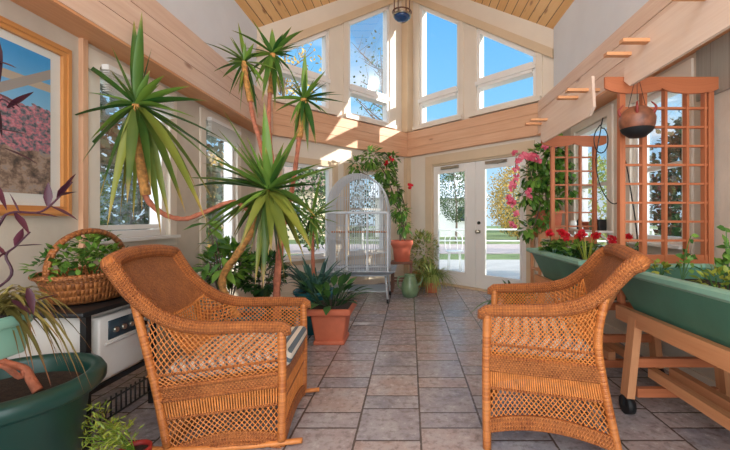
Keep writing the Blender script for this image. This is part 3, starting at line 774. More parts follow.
# ------------------------------------------------------------------ planter carts
def cart(label, y0, y1, xl, xr, rimz, botz, ytr, trx, trz0, trz1, cols, rows, ybeam, sticks, near):
    t = thing('planter_cart', label, 'planter', ((xl + xr) / 2, (y0 + y1) / 2, 0))
    xc = (xl + xr) / 2; wt = (xr - xl) / 2; wb = wt * .55
    # trough: tapered open box with rounded lip
    b = MB()
    def ring(wx, ly, z): return [V((xc - wx, y0 + ly, z)), V((xc + wx, y0 + ly, z)), V((xc + wx, y1 - ly, z)), V((xc - wx, y1 - ly, z))]
    prof = [ring(wb, .14, botz), ring(wt - .045, .03, rimz - .05), ring(wt - .02, .01, rimz - .045), ring(wt, 0, rimz - .03), ring(wt, 0, rimz - .008), ring(wt - .012, .012, rimz), ring(wt - .05, .05, rimz), ring(wt - .065, .065, rimz - .02), ring(wb - .02, .16, botz + .05)]
    for k, (a, c) in enumerate(zip(prof, prof[1:])):
        for j in range(4):
            b.quad(a[j], a[(j+1) % 4], c[(j+1) % 4], c[j], m=0 if k == 0 or k > 6 else 1)
    b.quad(*prof[0][::-1]); b.quad(*prof[-1])
    b.build('trough', [M['green'], M['green_rim']], t)
    b = MB(); z = rimz - .085; a = ring(wt - .10, .10, z); b.quad(*a); b.build('soil', M['soil'], t)
    # frame
    zf = botz
    for s in (-1, 1):
        b = MB(); b.bar((xc + s*(wb + .055), y0 + .03, zf), (xc + s*(wb + .055), y1 - .03, zf), .04, .085); b.build('frame_rail', M['lightwood'], t)
        b = MB(); b.bar((xc + s*.065, y0 + .05, .19), (xc + s*.065, y1 - .08, .19), .05, .055); b.build('bottom_rail', M['lightwood'], t)
        for y in (y0 + .09, y1 - .20):
            b = MB(); b.bar((xc + s*(wb + .10), y, .10), (xc + s*(wb + .05), y, zf + .03), .045, .07, up=(0, 1, 0)); b.build('leg', M['lightwood'], t)
            k = MB(); k.tube([(xc + s*(wb+.10) - .022, y, .053), (xc + s*(wb+.10) + .022, y, .053)], .053, 16)
            c_ = k.build('caster', M['rubber'], t); c_['label'] = 'black rubber caster wheel'
            k = MB(); k.bar((xc + s*(wb+.10), y, .05), (xc + s*(wb+.10), y, .105), .065, .02); k.build('caster_fork', M['black'], c_)
    for y in (y0 + .09, y1 - .20):
        for z in (.125, .30, zf - .03):
            b = MB(); b.bar((xc - wb - .05, y, z), (xc + wb + .05, y, z), .035, .05); b.build('cross_rail', M['redwood'], t)
    # trellis standing at the far end
    x0, x1 = trx; pw = .034
    tr = MB()
    for x, wd in [(x0, pw), (x1, pw)] + [(x, wd) for x, wd in cols]:
        tr.box((x - wd/2, ytr - .018, trz0 if x not in (x0, x1) else rimz - .25), (x + wd/2, ytr + .018, trz1))
    n = rows
    for k in range(n + 1):
        z = trz0 + (trz1 - trz0 - .06) * k / n; hh = .06 if k == 0 else .014
        tr.box((x0, ytr - .012, z - hh/2), (x1, ytr + .012, z + hh/2))
    tp = tr.build('trellis', M['redwood'], t)
    # scalloped head board
    hb = MB(); zt = trz1 - .01
    nn = 40
    X0, X1 = x0 - .12, min(x1 + .1, 1.945)
    def zl(a):
        q = (a * 2) % 1; return zt - .05 - .035 * abs(math.sin(q * PI)) ** .6
    for sgn in (0, 1):
        y = ytr - .019 - sgn * .014
        pts = [(X0 + (X1 - X0) * k / nn) for k in range(nn + 1)]
        for k in range(nn):
            q = [V((pts[k], y, zl(k/nn))), V((pts[k+1], y, zl((k+1)/nn))), V((pts[k+1], y, zt + .02)), V((pts[k], y, zt + .02))]
            hb.quad(*(q if sgn else q[::-1]))
    for k in range(nn):
        hb.quad(V((pts[k], ytr-.019, zl(k/nn))), V((pts[k+1], ytr-.019, zl((k+1)/nn))), V((pts[k+1], ytr-.033, zl((k+1)/nn))), V((pts[k], ytr-.033, zl(k/nn))))
        hb.quad(V((pts[k], ytr-.033, zt+.02)), V((pts[k+1], ytr-.033, zt+.02)), V((pts[k+1], ytr-.019, zt+.02)), V((pts[k], ytr-.019, zt+.02)))
    hb.build('head_board', M['redwood'], t)
    # pergola beams with rafters notched through
    for bx in (xl + .13,):
        b = MB(); za, zb = trz1 - .07, trz1 + .20; ya, yb = ybeam
        prof = [(ya + .06, za), (yb - .06, za), (yb, za + .05), (yb - .02, zb), (ya + .02, zb), (ya, za + .05)]
        i = len(b.v)
        for xx in (bx - .010, bx + .010): b.v += [V((xx, y, z)) for y, z in prof]
        b.face([i + k for k in range(6)], [(y, z) for y, z in prof]); b.face([i + 11 - k for k in range(6)], [(y, z) for y, z in prof[::-1]])
        for k in range(6):
            k2 = (k + 1) % 6; b.face((i + k2, i + k, i + 6 + k, i + 6 + k2), [(prof[k2][0], 0), (prof[k][0], 0), (prof[k][0], .04), (prof[k2][0], .04)])
        b.build('pergola_beam', M['beamwood'], t)
    for y in sticks:
        b = MB(); zz = trz1 + .115
        b.box((xl - .03, y - .02, zz - .006), (xl + .20, y + .02, zz + .014)); b.build('rafter', M['pine_red'], t)
    return t
K2 = cart('green trough planter on a cedar cart with trellis, nearer of the two', .75, 2.36, 1.22, 1.90, .855, .555, 2.35, (1.345, 1.905), .88, 2.02,
     [(1.484, .03), (1.62, .016), (1.757, .016), (1.87, .012)], 9, (.6, 2.312), (2.08, 2.25, 1.3, 1.05, 1.66), True)
K1 = cart('green trough planter on a cedar cart with trellis, farther one with red geraniums', 2.50, 3.62, 1.14, 1.78, .855, .555, 3.60, (1.39, 1.80), .93, 1.93,
     [(1.527, .018), (1.66, .018)], 7, (2.54, 3.562), (2.62, 2.78, 3.40, 3.55), False)

# ------------------------------------------------------------------ plants and pots
def rnd(a, b): return R.uniform(a, b)
def sph(): 
    z = rnd(-1, 1); a = rnd(0, 2*PI); r = math.sqrt(1 - z*z); return V((r*math.cos(a), r*math.sin(a), z))

def round_pot(t, c, r, h, mat, rim=.03, soil=True, taper=.72, name='pot'):
    c = V(c); b = MB()
    b.lathe([(0.001, 0), (r*taper, 0), (r*(taper*.6+.4)*.98, h*.55), (r*.97, h - rim*1.3), (r*1.04, h - rim*1.2), (r*1.06, h - rim*.4), (r*1.03, h), (r*.95, h), (r*.92, h - rim), (r*.9, h - rim*1.6)], c, 32)
    b.build(name, M[mat], t)
    if soil:
        b = MB(); b.lathe([(.001, .006), (r*.5, .004), (r*.92, 0)], c + V((0, 0, h - rim*1.5)), 24); b.build('soil', M['soil'], t)

def rosette(b, c, ax, n, L, W, hang=.3, lo=-1.0, fold=.25, spread=1., jit=.25):
    c, ax = V(c), V(ax).normalized(); q = V((0, 0, 1)).rotation_difference(ax)
    for k in range(n):
        f = (k + .5) / n; el = (1 - f) * 1.5 + f * lo + rnd(-.12, .12); az = k * 2.39996 + rnd(-jit, jit)
        d = q @ V((math.cos(az) * math.cos(el), math.sin(az) * math.cos(el), math.sin(el)))
        l = L * rnd(.8, 1.08) * (.72 + .28 * math.sin(min(1, f * 1.5) * PI))
        b.blade(c + ax * (.05 - .10 * f) + d * .012, d, l, W * rnd(.85, 1.1), hang * rnd(.5, 1.4) * (.3 + f), 7, fold)

def trunk(t, pts, r0, r1, mat='trunk_red', name='trunk'):
    p = smooth(pts, 6); b = MB(); N = len(p)
    b.tube(p, [(r0 + (r1 - r0) * k / (N - 1)) * (1 + .12 * math.sin(k * 2.3)) for k in range(N)], 9); return b.build(name, M[mat], t)

def skirt(t, c, ax, n, L, W, mat='yucca_old'):
    """old leaves hanging close along the stem under a head"""
    b = MB(); c = V(c)
    for k in range(n):
        a = k * 2.4 + rnd(-.3, .3); d = V((math.cos(a) * .38, math.sin(a) * .38, -1 + rnd(-.1, .2)))
        b.blade(c - V(ax) * rnd(0, .10), d, L * rnd(.7, 1.1), W * rnd(.8, 1.1), .1, 5, .3)
    return b.build('hanging_leaves', M[mat], t)

def aimed(b, p0, tips, W, sag=.25, dep=.45, Y=None, bias=0.):
    """leaves from p0 whose tips lie towards the given picture points, spread in depth"""
    Y = Y or p0.y
    for q in tips:
        tp = P(q[0], q[1], Y); D = (tp - p0).length; y = (rnd(-1, 1) - bias) * dep * D
        tp = P(q[0], q[1], Y + y); d = tp - p0; Ld = d.length
        sg = sag * rnd(.5, 1.3) * (1 if d.z < .6 * Ld else .15)
        if d.z < -.75 * Ld: sg = .35
        dv = d + V((0, 0, 1)) * sg * Ld + (V((d.x, d.y, 0)) * 0); Lv = dv.length
        b.blade(p0, dv, Lv, W * (q[2] if len(q) > 2 else 1) * rnd(.9, 1.1), sg * Ld / Lv, 8, .25, twist=rnd(-1.1, 1.1))

H1 = [(202,42),(238,22),(231,36,.7),(254,43),(222,78),(229,96,.8),(213,72),(266,86),(249,95,.8),(240,114),(258,120,.8),(277,70),(262,52,.7),(225,58,.7)]
H2 = [(231,30),(251,18),(272,28),(292,26),(304,30),(301,46),(227,62),(245,77),(255,84),(293,74),(297,58,.8),(285,97),(262,102),(275,110),(240,48,.7)]
H3 = [(305,50),(326,70),(286,62),(287,84),(337,92),(347,103),(345,95,.7),(270,99),(275,112),(323,113),(331,118),(290,124),(299,150),(308,153),(316,145),(294,140),(304,135),(315,78,.7)]
base = V((-1.17, 3.25, 0))
t = thing('yucca', 'tall yucca with three bare stems and spiky heads reaching the pine beam', 'plant', base)
round_pot(t, base, .17, .30, 'greenpot')
fork = P(282, 235, 3.25)
trunk(t, [base + V((0, 0, .25)), base + V((.0, 0, .6)), fork], .034, .028)
heads = [(P(245, 62, 3.3), [P(262, 150, 3.28), P(252, 112, 3.3)], H1), (P(273, 54, 3.35), [P(272, 160, 3.3), P(269, 115, 3.34)], H2), (P(304, 99, 3.2), [P(292, 190, 3.22), P(299, 140, 3.2)], H3)]
for k, (hd, mid, tips) in enumerate(heads):
    trunk(t, [fork] + mid + [hd], .021, .017)
    trunk(t, [hd.lerp(mid[1], min(.95, .36 / (mid[1] - hd).length)), hd - V((0, 0, .1)), hd], .026, .028, 'trunk', 'fibrous_stem')
    b = MB(); aimed(b, hd, tips, .052, .22); aimed(b, hd, [(q[0] * .45 + .55 * (U0 + hd.x / hd.y * F) + rnd(-12, 12), q[1] * .5 + .5 * (V0 - (hd.z - H) / hd.y * F) + rnd(-14, 6)) for q in tips], .038, .15, .8)
    b.build('leaf_rosette', M['yucca'], t)
    skirt(t, hd, (0, 0, 1), 9, .30, .032)
H4 = [(264,101,1.2),(300,128,1.25),(284,142),(217,128),(222,108,.5),(204,155),(181,178,1.2),(236,150,.8),(322,163),(338,166),(318,182,.8),(331,223),(318,229),(306,237),(190,224,1.2),(206,231,1.2),(228,216),(246,135,.6)]
H4h = [(245,233),(250,256),(255,286),(263,289),(271,252),(285,284),(292,266),(305,260),(286,240),(239,251),(278,262),(259,240),(298,246),(232,238),(312,250)]
base = V((-1.36, 2.93, 0))
t = thing('yucca', 'leaning yucca with a broad low head behind the rocking chair', 'plant', base)
round_pot(t, base, .19, .40, 'teal')
hd = P(269, 190, 2.72)
trunk(t, [base + V((0, 0, .34)), P(222, 282, 2.9), P(240, 250, 2.82), P(262, 214, 2.74), hd], .029, .025, 'trunk')
b = MB(); aimed(b, hd, H4, .064, .14); aimed(b, hd, [(269 + (q[0]-269)*.5 + rnd(-12, 12), 190 + (q[1]-190)*.5 + rnd(-10, 10)) for q in H4 + H4[:8]], .058, .2, .8); aimed(b, hd, [(q[0] + rnd(-14, 14), q[1] + rnd(6, 26)) for q in H4 if q[1] > 150], .062, .3, .5); b.build('leaf_rosette', M['yucca'], t)
b = MB(); aimed(b, hd, H4h + [(q[0] + rnd(-8, 8), q[1] - rnd(5, 40)) for q in H4h], .07, .3, .4, bias=.6); b.build('hanging_leaves', M['yucca_old'], t)
h0 = P(137, 105, 2.33)
trunk(t, [P(257, 220, 2.75), P(235, 202, 2.68), P(205, 212, 2.6), P(184, 219, 2.52), P(162, 213, 2.42), P(145, 195, 2.35), P(139, 160, 2.33), h0], .015, .018)
trunk(t, [P(146, 195, 2.345), P(139, 150, 2.33), h0], .028, .026, 'trunk', 'fibrous_stem')
b = MB(); aimed(b, h0, [(142,11,1.1),(134,20,.9),(111,45,.9),(152,47,.5),(33,36,.9),(190,86),(207,101),(84,92,.6),(62,120,.7),(62,178,.6),(160,84,.7),(228,142,.8),(100,128,.8),(196,118,.8),(250,182,.7),(86,150,.7)], .062, .16, .25)
aimed(b, h0, [(110,70),(165,75),(120,80),(150,70),(175,110),(105,105),(90,140),(190,135),(215,165),(80,165)], .052, .2, .6); b.build('leaf_rosette', M['yucca'], t)
b = MB(); aimed(b, h0, [(99,200),(107,228),(120,217),(133,222),(127,204),(161,236),(170,224),(151,192),(186,214),(207,223),(180,195),(197,190),(112,190),(214,202),(142,212),(116,180),(174,180)], .058, .3, .3, bias=.8); b.build('hanging_leaves', M['yucca_old'], t)

def bushy(b, c, rad, n, L, W, up=.3, sz=1.):
    c = V(c)
    for k in range(n):
        d = sph(); p = c + V((d.x * rad, d.y * rad, d.z * rad * sz)) * rnd(.35, 1) ** .5
        b.leaf(p, (d + V((0, 0, up)) + sph() * .5), V((0, 0, 1)) + d * .3 + sph() * .3, L * rnd(.7, 1.2), W * rnd(.8, 1.2))
# smaller yucca head / dracaena by the cage
base = V((-.97, 3.75, 0)); t = thing('dracaena', 'blue-green strap-leaved dracaena in a teal glazed pot behind the square terracotta pot', 'plant', base)
round_pot(t, base, .20, .42, 'teal')
hd = P(312, 217, 3.75); trunk(t, [base + V((0, 0, .37)), P(313, 262, 3.75), hd], .020, .016)
H5 = [(321,174),(341,195),(336,205),(347,211),(289,204),(294,231),(331,236),(326,246),(300,188),(310,256),(304,246),(319,252),(284,216),(340,224)]
b = MB(); aimed(b, hd, H5, .044, .2); aimed(b, hd, [(312 + (q[0]-312)*.6, 215 + (q[1]-217)*.6 + rnd(-6, 6)) for q in H5], .03, .15, .8); b.build('leaf_rosette', M['yucca'], t)
b = MB()
for k in range(60):
    a = rnd(0, 2*PI); b.blade(base + V((math.cos(a)*.07, math.sin(a)*.07, .38)), (math.cos(a)*rnd(.25, .9), math.sin(a)*rnd(.2, .7), rnd(.8, 1.6)), rnd(.4, .68), .038, rnd(.3, .7), 7, .2)
b.build('strap_leaves', M['bluegreen'], t)
# square terracotta pot with broad leaves
c = V((-.73, 3.45, 0)); t = thing('potted_peace_lily', 'broad-leaved dark green plant in a square terracotta pot on the tiles', 'plant', c)
b = MB(); b.rbox(c + V((-.165, -.165, .03)), c + V((.165, .165, .30)), .02, 3, taper=.22); 
b.rbox(c + V((-.205, -.205, .275)), c + V((.205, .205, .335)), .018, 3); b.rbox(c + V((-.14, -.14, .0)), c + V((.14, .14, .04)), .01, 2); b.build('pot', M['terra'], t)
b = MB(); b.rbox(c + V((-.18, -.18, .33)), c + V((.18, .18, .342)), .004, 1); b.build('soil', M['soil'], t)
b = MB()
for k in range(46):
    a = rnd(0, 2*PI); e = rnd(.15, 1.2); d = V((math.cos(a)*math.cos(e), math.sin(a)*math.cos(e), math.sin(e)))
    p = c + V((math.cos(a)*.1, math.sin(a)*.1, .34)); q = p + d * rnd(.06, .24); b.tube([p, q], .004, 4, cap=False)
    b.leaf(q, d + V((0, 0, -.2)), V((0, 0, 1)) - d * .3, rnd(.14, .22), rnd(.06, .085), cup=.25)
b.build('foliage', M['deep'], t)
# bushy shrubs behind the chair
for (u, v_, Y, r, mat, lab, pm) in ((228, 264, 3.5, .19, 'mid', 'leafy green shrub in a pot under the far side window', 'terra'), (262, 274, 3.75, .20, 'deep', 'dark green bushy shrub between the yucca pots and the end wall', 'greenpot')):
    p = P(u, v_, Y); base = V((p.x, p.y, 0)); t = thing('potted_shrub', lab, 'plant', base)
    round_pot(t, base, .15, .3, pm)
    b = MB()
    for k in range(7):
        a = k * 2.4; b.tube(smooth([base + V((0, 0, .25)), base + V((math.cos(a)*.06, math.sin(a)*.06, .45)), p + V((math.cos(a)*.13, math.sin(a)*.13, .05))], 4), .006, 5)
    b.build('stems', M['bark'], t)
    b = MB(); bushy(b, p, r * 1.15, 420, .085, .05, .4, .9); b.build('foliage', M[mat], t)
# rubber plant: broad leaves rising behind the chair back
base = V((-1.66, 3.30, 0)); t = thing('rubber_plant', 'large-leaved green plant rising behind the wicker back of the rocking chair', 'plant', base)
round_pot(t, base, .16, .32, 'terra')
tops = [P(216, 238, 3.1), P(208, 218, 3.15), P(222, 256, 3.0), P(209, 262, 3.0)]
b = MB(); l = MB()
for tp in tops:
    b.tube(smooth([base + V((0, 0, .28)), base.lerp(tp, .5) + V((.02, 0, .1)), tp], 5), .007, 6)
    for k in range(5):
        d = V((rnd(-1, 1), rnd(-1, .4), rnd(-.9, .5))); l.leaf(tp - V((0, 0, rnd(0, .12))), d, V((0, -.4, 1)), rnd(.14, .2), .07, cup=.3)
b.build('stems', M['bark'], t); l.build('foliage', M['mid'], t)

# climbing plant on the stool by the corner post
st = V((-.13, 5.86, 0))
t = thing('plant_stool', 'dark wooden stool holding the coral pot beside the corner', 'stool', st)
b = MB(); b.rbox(st + V((-.17, -.17, .43)), st + V((.17, .17, .465)), .008, 2); b.build('seat', M['stool'], t)
for sx in (-1, 1):
    for sy in (-1, 1):
        b = MB(); b.box(st + V((sx*.145 - .02, sy*.145 - .02, 0)), st + V((sx*.145 + .02, sy*.145 + .02, .43))); b.build('leg', M['stool'], t)
for sy in (-1, 1):
    b = MB(); b.box(st + V((-.125, sy*.145 - .012, .16)), st + V((.125, sy*.145 + .012, .19))); b.build('stretcher', M['stool'], t)
base = st + V((0, 0, .465)); t = thing('potted_hibiscus', 'tall arching green plant in a coral pot on the dark stool', 'plant', base)
round_pot(t, base, .17, .33, 'terra_pink', rim=.06)
b = MB(); tops = [P(372, 160, 5.75), P(390, 178, 5.8), P(402, 205, 5.85), P(360, 172, 5.7), P(384, 152, 5.8)]
for k, tp in enumerate(tops):
    b.tube(smooth([base + V((rnd(-.05, .05), rnd(-.05, .05), .3)), base + V((rnd(-.04, .08), 0, .7)), tp.lerp(base, .25) + V((.08, 0, .2)), tp], 5), .009, 5)
b.build('stems', M['bark'], t)
b = MB()
for (u, v_, r, n) in ((372, 158, .15, 130), (385, 172, .16, 150), (392, 192, .14, 130), (399, 212, .12, 90), (404, 226, .10, 60), (356, 166, .10, 60), (392, 160, .1, 60)):
    bushy(b, P(u, v_, 5.78), r, n, .11, .05, -.5)
b.build('foliage', M['mid'], t)
for u, v_ in ((391, 159), (410, 186), (386, 163)):
    b = MB()
    for k in range(9): b.leaf(P(u, v_, 5.62), sph(), sph(), .06, .05)
    b.build('flower', M['petal_red'], t)
# green glazed jug and grasses by the door
c = V((.0, 5.40, 0)); t = thing('watering_jug', 'small olive green glazed jug on the tiles in front of the dark stool', 'jug', c)
b = MB(); b.lathe([(.001, 0), (.10, 0), (.13, .09), (.125, .18), (.085, .27), (.075, .30), (.09, .325), (.082, .325), (.068, .295), (.06, .22)], c, 24); b.build('body', M['olive'], t)
b = MB(); b.tube(smooth([c + V((-.075, 0, .29)), c + V((-.17, -.02, .28)), c + V((-.17, -.02, .16)), c + V((-.12, 0, .11))], 5), .012, 7); b.build('handle', M['olive'], t)
b = MB(); b.tube(smooth([c + V((.10, -.03, .16)), c + V((.16, -.05, .22)), c + V((.18, -.06, .30))], 4), [.02 - .001*k for k in range(9)], 7); b.build('spout', M['olive'], t)
c = V((.33, 5.72, 0)); t = thing('potted_grass', 'feathery pale grass with bronze lower blades in a low pot beside the door', 'plant', c)
round_pot(t, c, .12, .16, 'terra')
b = MB()
for k in range(320):
    a = rnd(0, 2*PI); b.blade(c + V((math.cos(a)*.05, math.sin(a)*.05, .14)), (math.cos(a)*rnd(.1, .85), math.sin(a)*rnd(.1, .5), 1), rnd(.42, .78), .02, rnd(.5, 1.3), 7, .1)
b.build('blades', M['fern'], t)
c = V((.17, 6.2, 0)); t = thing('potted_fern', 'bushy light green fern standing in the corner behind the grass', 'plant', c)
round_pot(t, c, .13, .25, 'terra')
b = MB()
for k in range(9): b.tube([c + V((0, 0, .2)), P(424 + rnd(-6, 6), 262, 6.2)], .005, 4)
b.build('stems', M['bark'], t)
b = MB(); bushy(b, P(423, 250, 6.2), .24, 420, .10, .035, .2, 1.3); bushy(b, P(425, 272, 6.1), .18, 120, .09, .03, .2); b.build('foliage', M['fern'], t)

# pink-flowered climber on its stand at the far end of the planters
c = V((1.70, 4.55, 0)); t = thing('plant_stand', 'tall pale wooden plant stand in the corner right of the French doors', 'stand', c)
b = MB(); b.rbox(c + V((-.17, -.16, 1.0)), c + V((.17, .16, 1.03)), .006, 2); b.build('top', M['lightwood'], t)
b = MB(); b.box(c + V((-.15, -.14, .9)), c + V((.15, -.12, 1.0))); b.box(c + V((-.15, .12, .9)), c + V((.15, .14, 1.0))); b.build('apron', M['lightwood'], t)
b = MB(); b.rbox(c + V((-.16, -.15, .5)), c + V((.16, .15, .52)), .005, 2); b.build('shelf', M['lightwood'], t)
for sx in (-1, 1):
    for sy in (-1, 1):
        b = MB(); b.box(c + V((sx*.15 - .016, sy*.14 - .016, 0)), c + V((sx*.15 + .016, sy*.14 + .016, 1.0))); b.build('leg', M['lightwood'], t)
base = c + V((0, 0, 1.03)); t = thing('potted_climber', 'climbing plant with trailing pink flowers in a square brick-red pot on the pale stand', 'plant', base)
b = MB(); b.rbox(base + V((-.14, -.11, 0)), base + V((.14, .11, .20)), .012, 2, taper=.1); b.rbox(base + V((-.15, -.12, .17)), base + V((.15, .12, .21)), .01, 2); b.build('pot', M['terra'], t)
b = MB()
for tp in (P(552, 150, 4.5), P(530, 160, 4.45), P(522, 195, 4.4), P(545, 170, 4.5), P(530, 228, 4.3), P(565, 160, 4.5)):
    b.tube(smooth([base + V((0, 0, .19)), base + V((-.02, -.02, .55)), tp + V((.06, 0, .06)), tp], 5), .006, 5)
b.build('stems', M['bark'], t)
b = MB()
for (u, v_, r, n) in ((556, 150, .13, 110), (543, 158, .15, 150), (535, 176, .14, 120), (552, 178, .16, 150), (530, 196, .11, 80), (548, 200, .14, 110), (540, 218, .10, 70), (528, 230, .09, 50), (566, 168, .12, 80), (570, 190, .1, 60)):
    bushy(b, P(u, v_, 4.42), r, n, .10, .055, -.5)
b.build('foliage', M['mid'], t)
for (u, v_) in ((515, 152), (517, 160), (516, 168), (517, 178), (523, 155), (528, 158), (534, 157), (538, 160), (512, 187), (514, 184), (509, 198), (511, 204), (513, 202), (528, 190), (529, 195), (513, 224), (545, 146), (556, 144), (516, 214), (532, 155), (510, 201)):
    b = MB()
    for k in range(9): b.leaf(P(u + rnd(-1, 1), v_ + rnd(-1, 1), 4.28), sph(), V((0, -1, .3)), .055, .042)
    b.build('flower', M['petal_pink'], t)
b = MB()
b.tube(smooth([base + V((-.12, -.05, .2)), P(528, 165, 4.35), P(517, 155, 4.3), P(515, 180, 4.28), P(512, 204, 4.28)], 6), .004, 4); b.build('trailing_stem', M['bark'], t)
# strap-leaved plant on the floor below it
c = V((1.13, 3.98, 0)); t = thing('potted_clivia', 'dark strap-leaved plant on the tiles between the doors and the far trough', 'plant', c)
round_pot(t, c, .13, .24, 'greenpot')
b = MB()
for k in range(44):
    a = rnd(0, 2*PI); b.blade(c + V((math.cos(a)*.05, math.sin(a)*.04, .21)), (math.cos(a)*rnd(.3, .9), math.sin(a)*rnd(.2, .6), rnd(.7, 1.3)), rnd(.32, .55), .045, rnd(.4, .9), 7, .2)
b.blade(c + V((-.05, -.03, .2)), (-1, -.2, .75), .62, .04, .75, 8, .2); b.blade(c + V((-.05, -.05, .2)), (-1, -.5, .5), .5, .04, .7, 8, .2)
b.build('strap_leaves', M['deep'], t)

# plants growing in the troughs
def geranium(x, y, lab):
    base = V((x, y, .775)); t = thing('geranium', lab, 'flower', base, group=None)
    b = MB(); l = MB()
    for k in range(13):
        a = rnd(0, 2*PI); tp = base + V((math.cos(a)*rnd(.03, .11), math.sin(a)*.09, rnd(.07, .17))); b.tube([base, tp], .004, 4)
        for j in range(6): d = sph(); d.z *= .3; l.leaf(tp + d*.02, d, V((0, 0, 1)) + sph()*.4, .055, .06, cup=.1)
    for k in range(2):
        fl = MB(); tp = base + V((-.045 + .09 * k, -.02 - k * .03, rnd(.21, .25))); b.tube([base, tp], .003, 4)
        for j in range(60): d = sph(); fl.leaf(tp + d * rnd(.0, .024), d + sph() * .6, sph(), .024, .028)
        fl.build('flower_head', M['petal_red'], t)
    b.build('stems', M['mid'], t); l.build('foliage', M['mid'], t)
geranium(1.27, 3.26, 'red geranium at the end of the far trough nearest the doors')
geranium(1.30, 3.00, 'red geranium second from the doors in the far trough')
geranium(1.42, 2.96, 'red geranium toward the wall side in the middle of the far trough')
geranium(1.47, 2.62, 'red geranium right of the yellow-green spikes in the far trough')
base = V((1.30, 2.72, .775)); t = thing('spike_plant', 'yellow-green upright spiky plant among the geraniums', 'plant', base)
b = MB()
for k in range(20): b.blade(base, (rnd(-.35, .35), rnd(-.3, .3), 1), rnd(.15, .34), .012, .1, 5, .2)
b.build('blades', M['lime'], t)
def trailing(pts, lab, base, n=9, L=.06, mat='mid'):
    t = thing('trailing_plant', lab, 'plant', base)
    b = MB(); l = MB()
    for q in pts:
        pth = smooth([V(base), V(base).lerp(q, .5) + V((0, 0, .05)), V(q)], 5); b.tube(pth, .003, 4)
        for k in range(n):
            p = pth[R.randrange(3, len(pth))]; d = sph(); l.leaf(p, d, V((0, -.7, .6)) + sph()*.3, L*rnd(.7, 1.2), L*.85, cup=.1)
    b.build('stems', M['mid'], t); l.build('foliage', M[mat], t)
trailing([P(691, 236, 2.15), P(697, 258, 2.1), P(676, 266, 2.15), P(686, 250, 2.2), P(702, 270, 2.1)], 'nasturtium with rounded leaves climbing in front of the nearer trellis', (1.55, 2.1, .78), 5, .042)
trailing([P(726, 230, 1.9), P(729, 245, 1.9), P(722, 262, 1.9), P(716, 268, 1.95), P(735, 255, 1.85)], 'leafy plant against the wall at the right of the nearer trellis', (1.62, 1.88, .78), 6, .05)
for k, (u, v_, Y, lab) in enumerate(((718, 276, 1.72, 'bright yellow-green clump at the near edge of the nearer trough'), (660, 262, 2.2, 'small yellow-green sprig at the far end of the nearer trough'))):
    p = P(u, v_, Y); base = V((p.x, p.y, .775)); t = thing('leafy_clump', lab, 'plant', base)
    b = MB(); r = .085 if k == 0 else .05
    bushy(b, base + V((0, 0, .07)), r, 70 if k == 0 else 26, .042, .026, .5, .7); b.build('foliage', M['lime'], t)
    b = MB()
    for j in range(6): b.tube([base, base + V((rnd(-r, r)*.8, rnd(-r, r)*.8, .09))], .003, 4)
    b.build('stems', M['mid'], t)

# hanging clay pot, cable, ceiling lantern
c = P(637, 121, 2.22); t = thing('hanging_clay_pot', 'round brown clay pot with red tips hanging from the nearer pergola beam', 'hanging pot', (c.x, c.y, c.z - .1))
b = MB(); r = .093
b.lathe([(.001, -.1), (.04, -.094), (.075, -.07), (.096, -.03), (.10, .01), (.088, .045), (.062, .072), (.05, .08), (.046, .075), (.058, .06), (.08, .03), (.085, 0)], c, 28); b.build('body', None or plain('brown_clay', srgb(128, 78, 56), .4, .45, 22), t)
b = MB(); b.lathe([(.001, -.103), (.045, -.097), (.079, -.069), (.091, -.048)], c, 28); o_ = b.build('glazed_base', M['rubber'], t); o_['label'] = 'dark glazed base'
for k in range(5):
    a = k * 1.2566 + .4; b = MB(); p0 = c + V((math.cos(a)*.085, math.sin(a)*.085, .03)); p1 = c + V((math.cos(a)*.075, math.sin(a)*.075, .10))
    b.tube(smooth([p0, p0.lerp(p1, .5) + V((math.cos(a)*.02, math.sin(a)*.02, 0)), p1], 4), [.011 - .001*j for j in range(9)], 7); o_ = b.build('tip', M['tipred'], t); o_['label'] = 'red curved tip'
b = MB(); top = V((c.x, c.y, 2.13))
for k in range(3): a = k*2.094; b.tube([c + V((math.cos(a)*.055, math.sin(a)*.055, .075)), top - V((0, 0, .1)), top], .0018, 5)
b.build('cord', M['rubber'], t)
b = MB(); lp = [V((1.66, 3.2, 1.95)), P(603, 118, 3.2)] + [P(601 + 7*math.cos(a), 140 + 13*math.sin(a), 3.2 + .01*a) for a in [k/12*2*PI - PI/2 for k in range(13)]] + [P(596, 160, 3.2), P(600, 185, 3.2), P(609, 201, 3.25), P(617, 203, 3.3), P(622, 190, 3.2), P(625, 160, 3.1), P(633, 205, 2.9), P(637, 235, 2.7), P(638, 262, 2.5)]
b.tube(smooth(lp, 5), .005, 6); o_ = b.build('cable', M['rubber'], None, origin=(1.66, 3.2, .86)); tag(o_, 'looped black cable hanging between the two trellises', 'cable')
c = P(402, 17, 5.6); t = thing('ceiling_lantern', 'small round lantern with blue glass hanging at the roof peak', 'lamp', (c.x, c.y, c.z))
zt = roofz(c.x) 
b = MB(); b.tube([c + V((0, 0, .36)), V((c.x, c.y, zt))], .008, 6); b.lathe([(.001, zt - c.z - .03), (.06, zt - c.z - .03), (.06, zt - c.z - .0)], c, 16); b.build('rod', M['black'], t)
b = MB()
for k in range(4): a = k*PI/2 + .5; b.tube([c + V((math.cos(a)*.13, math.sin(a)*.13, .0)), c + V((math.cos(a)*.13, math.sin(a)*.13, .34)), c + V((0, 0, .37))], .008, 6)
b.tube([c + V((math.cos(a/24*2*PI)*.14, math.sin(a/24*2*PI)*.14, .07)) for a in range(24)], .011, 6, closed=True); b.build('frame', plain('dark_bronze', srgb(110, 78, 66), .4, .1, 8, .5), t)
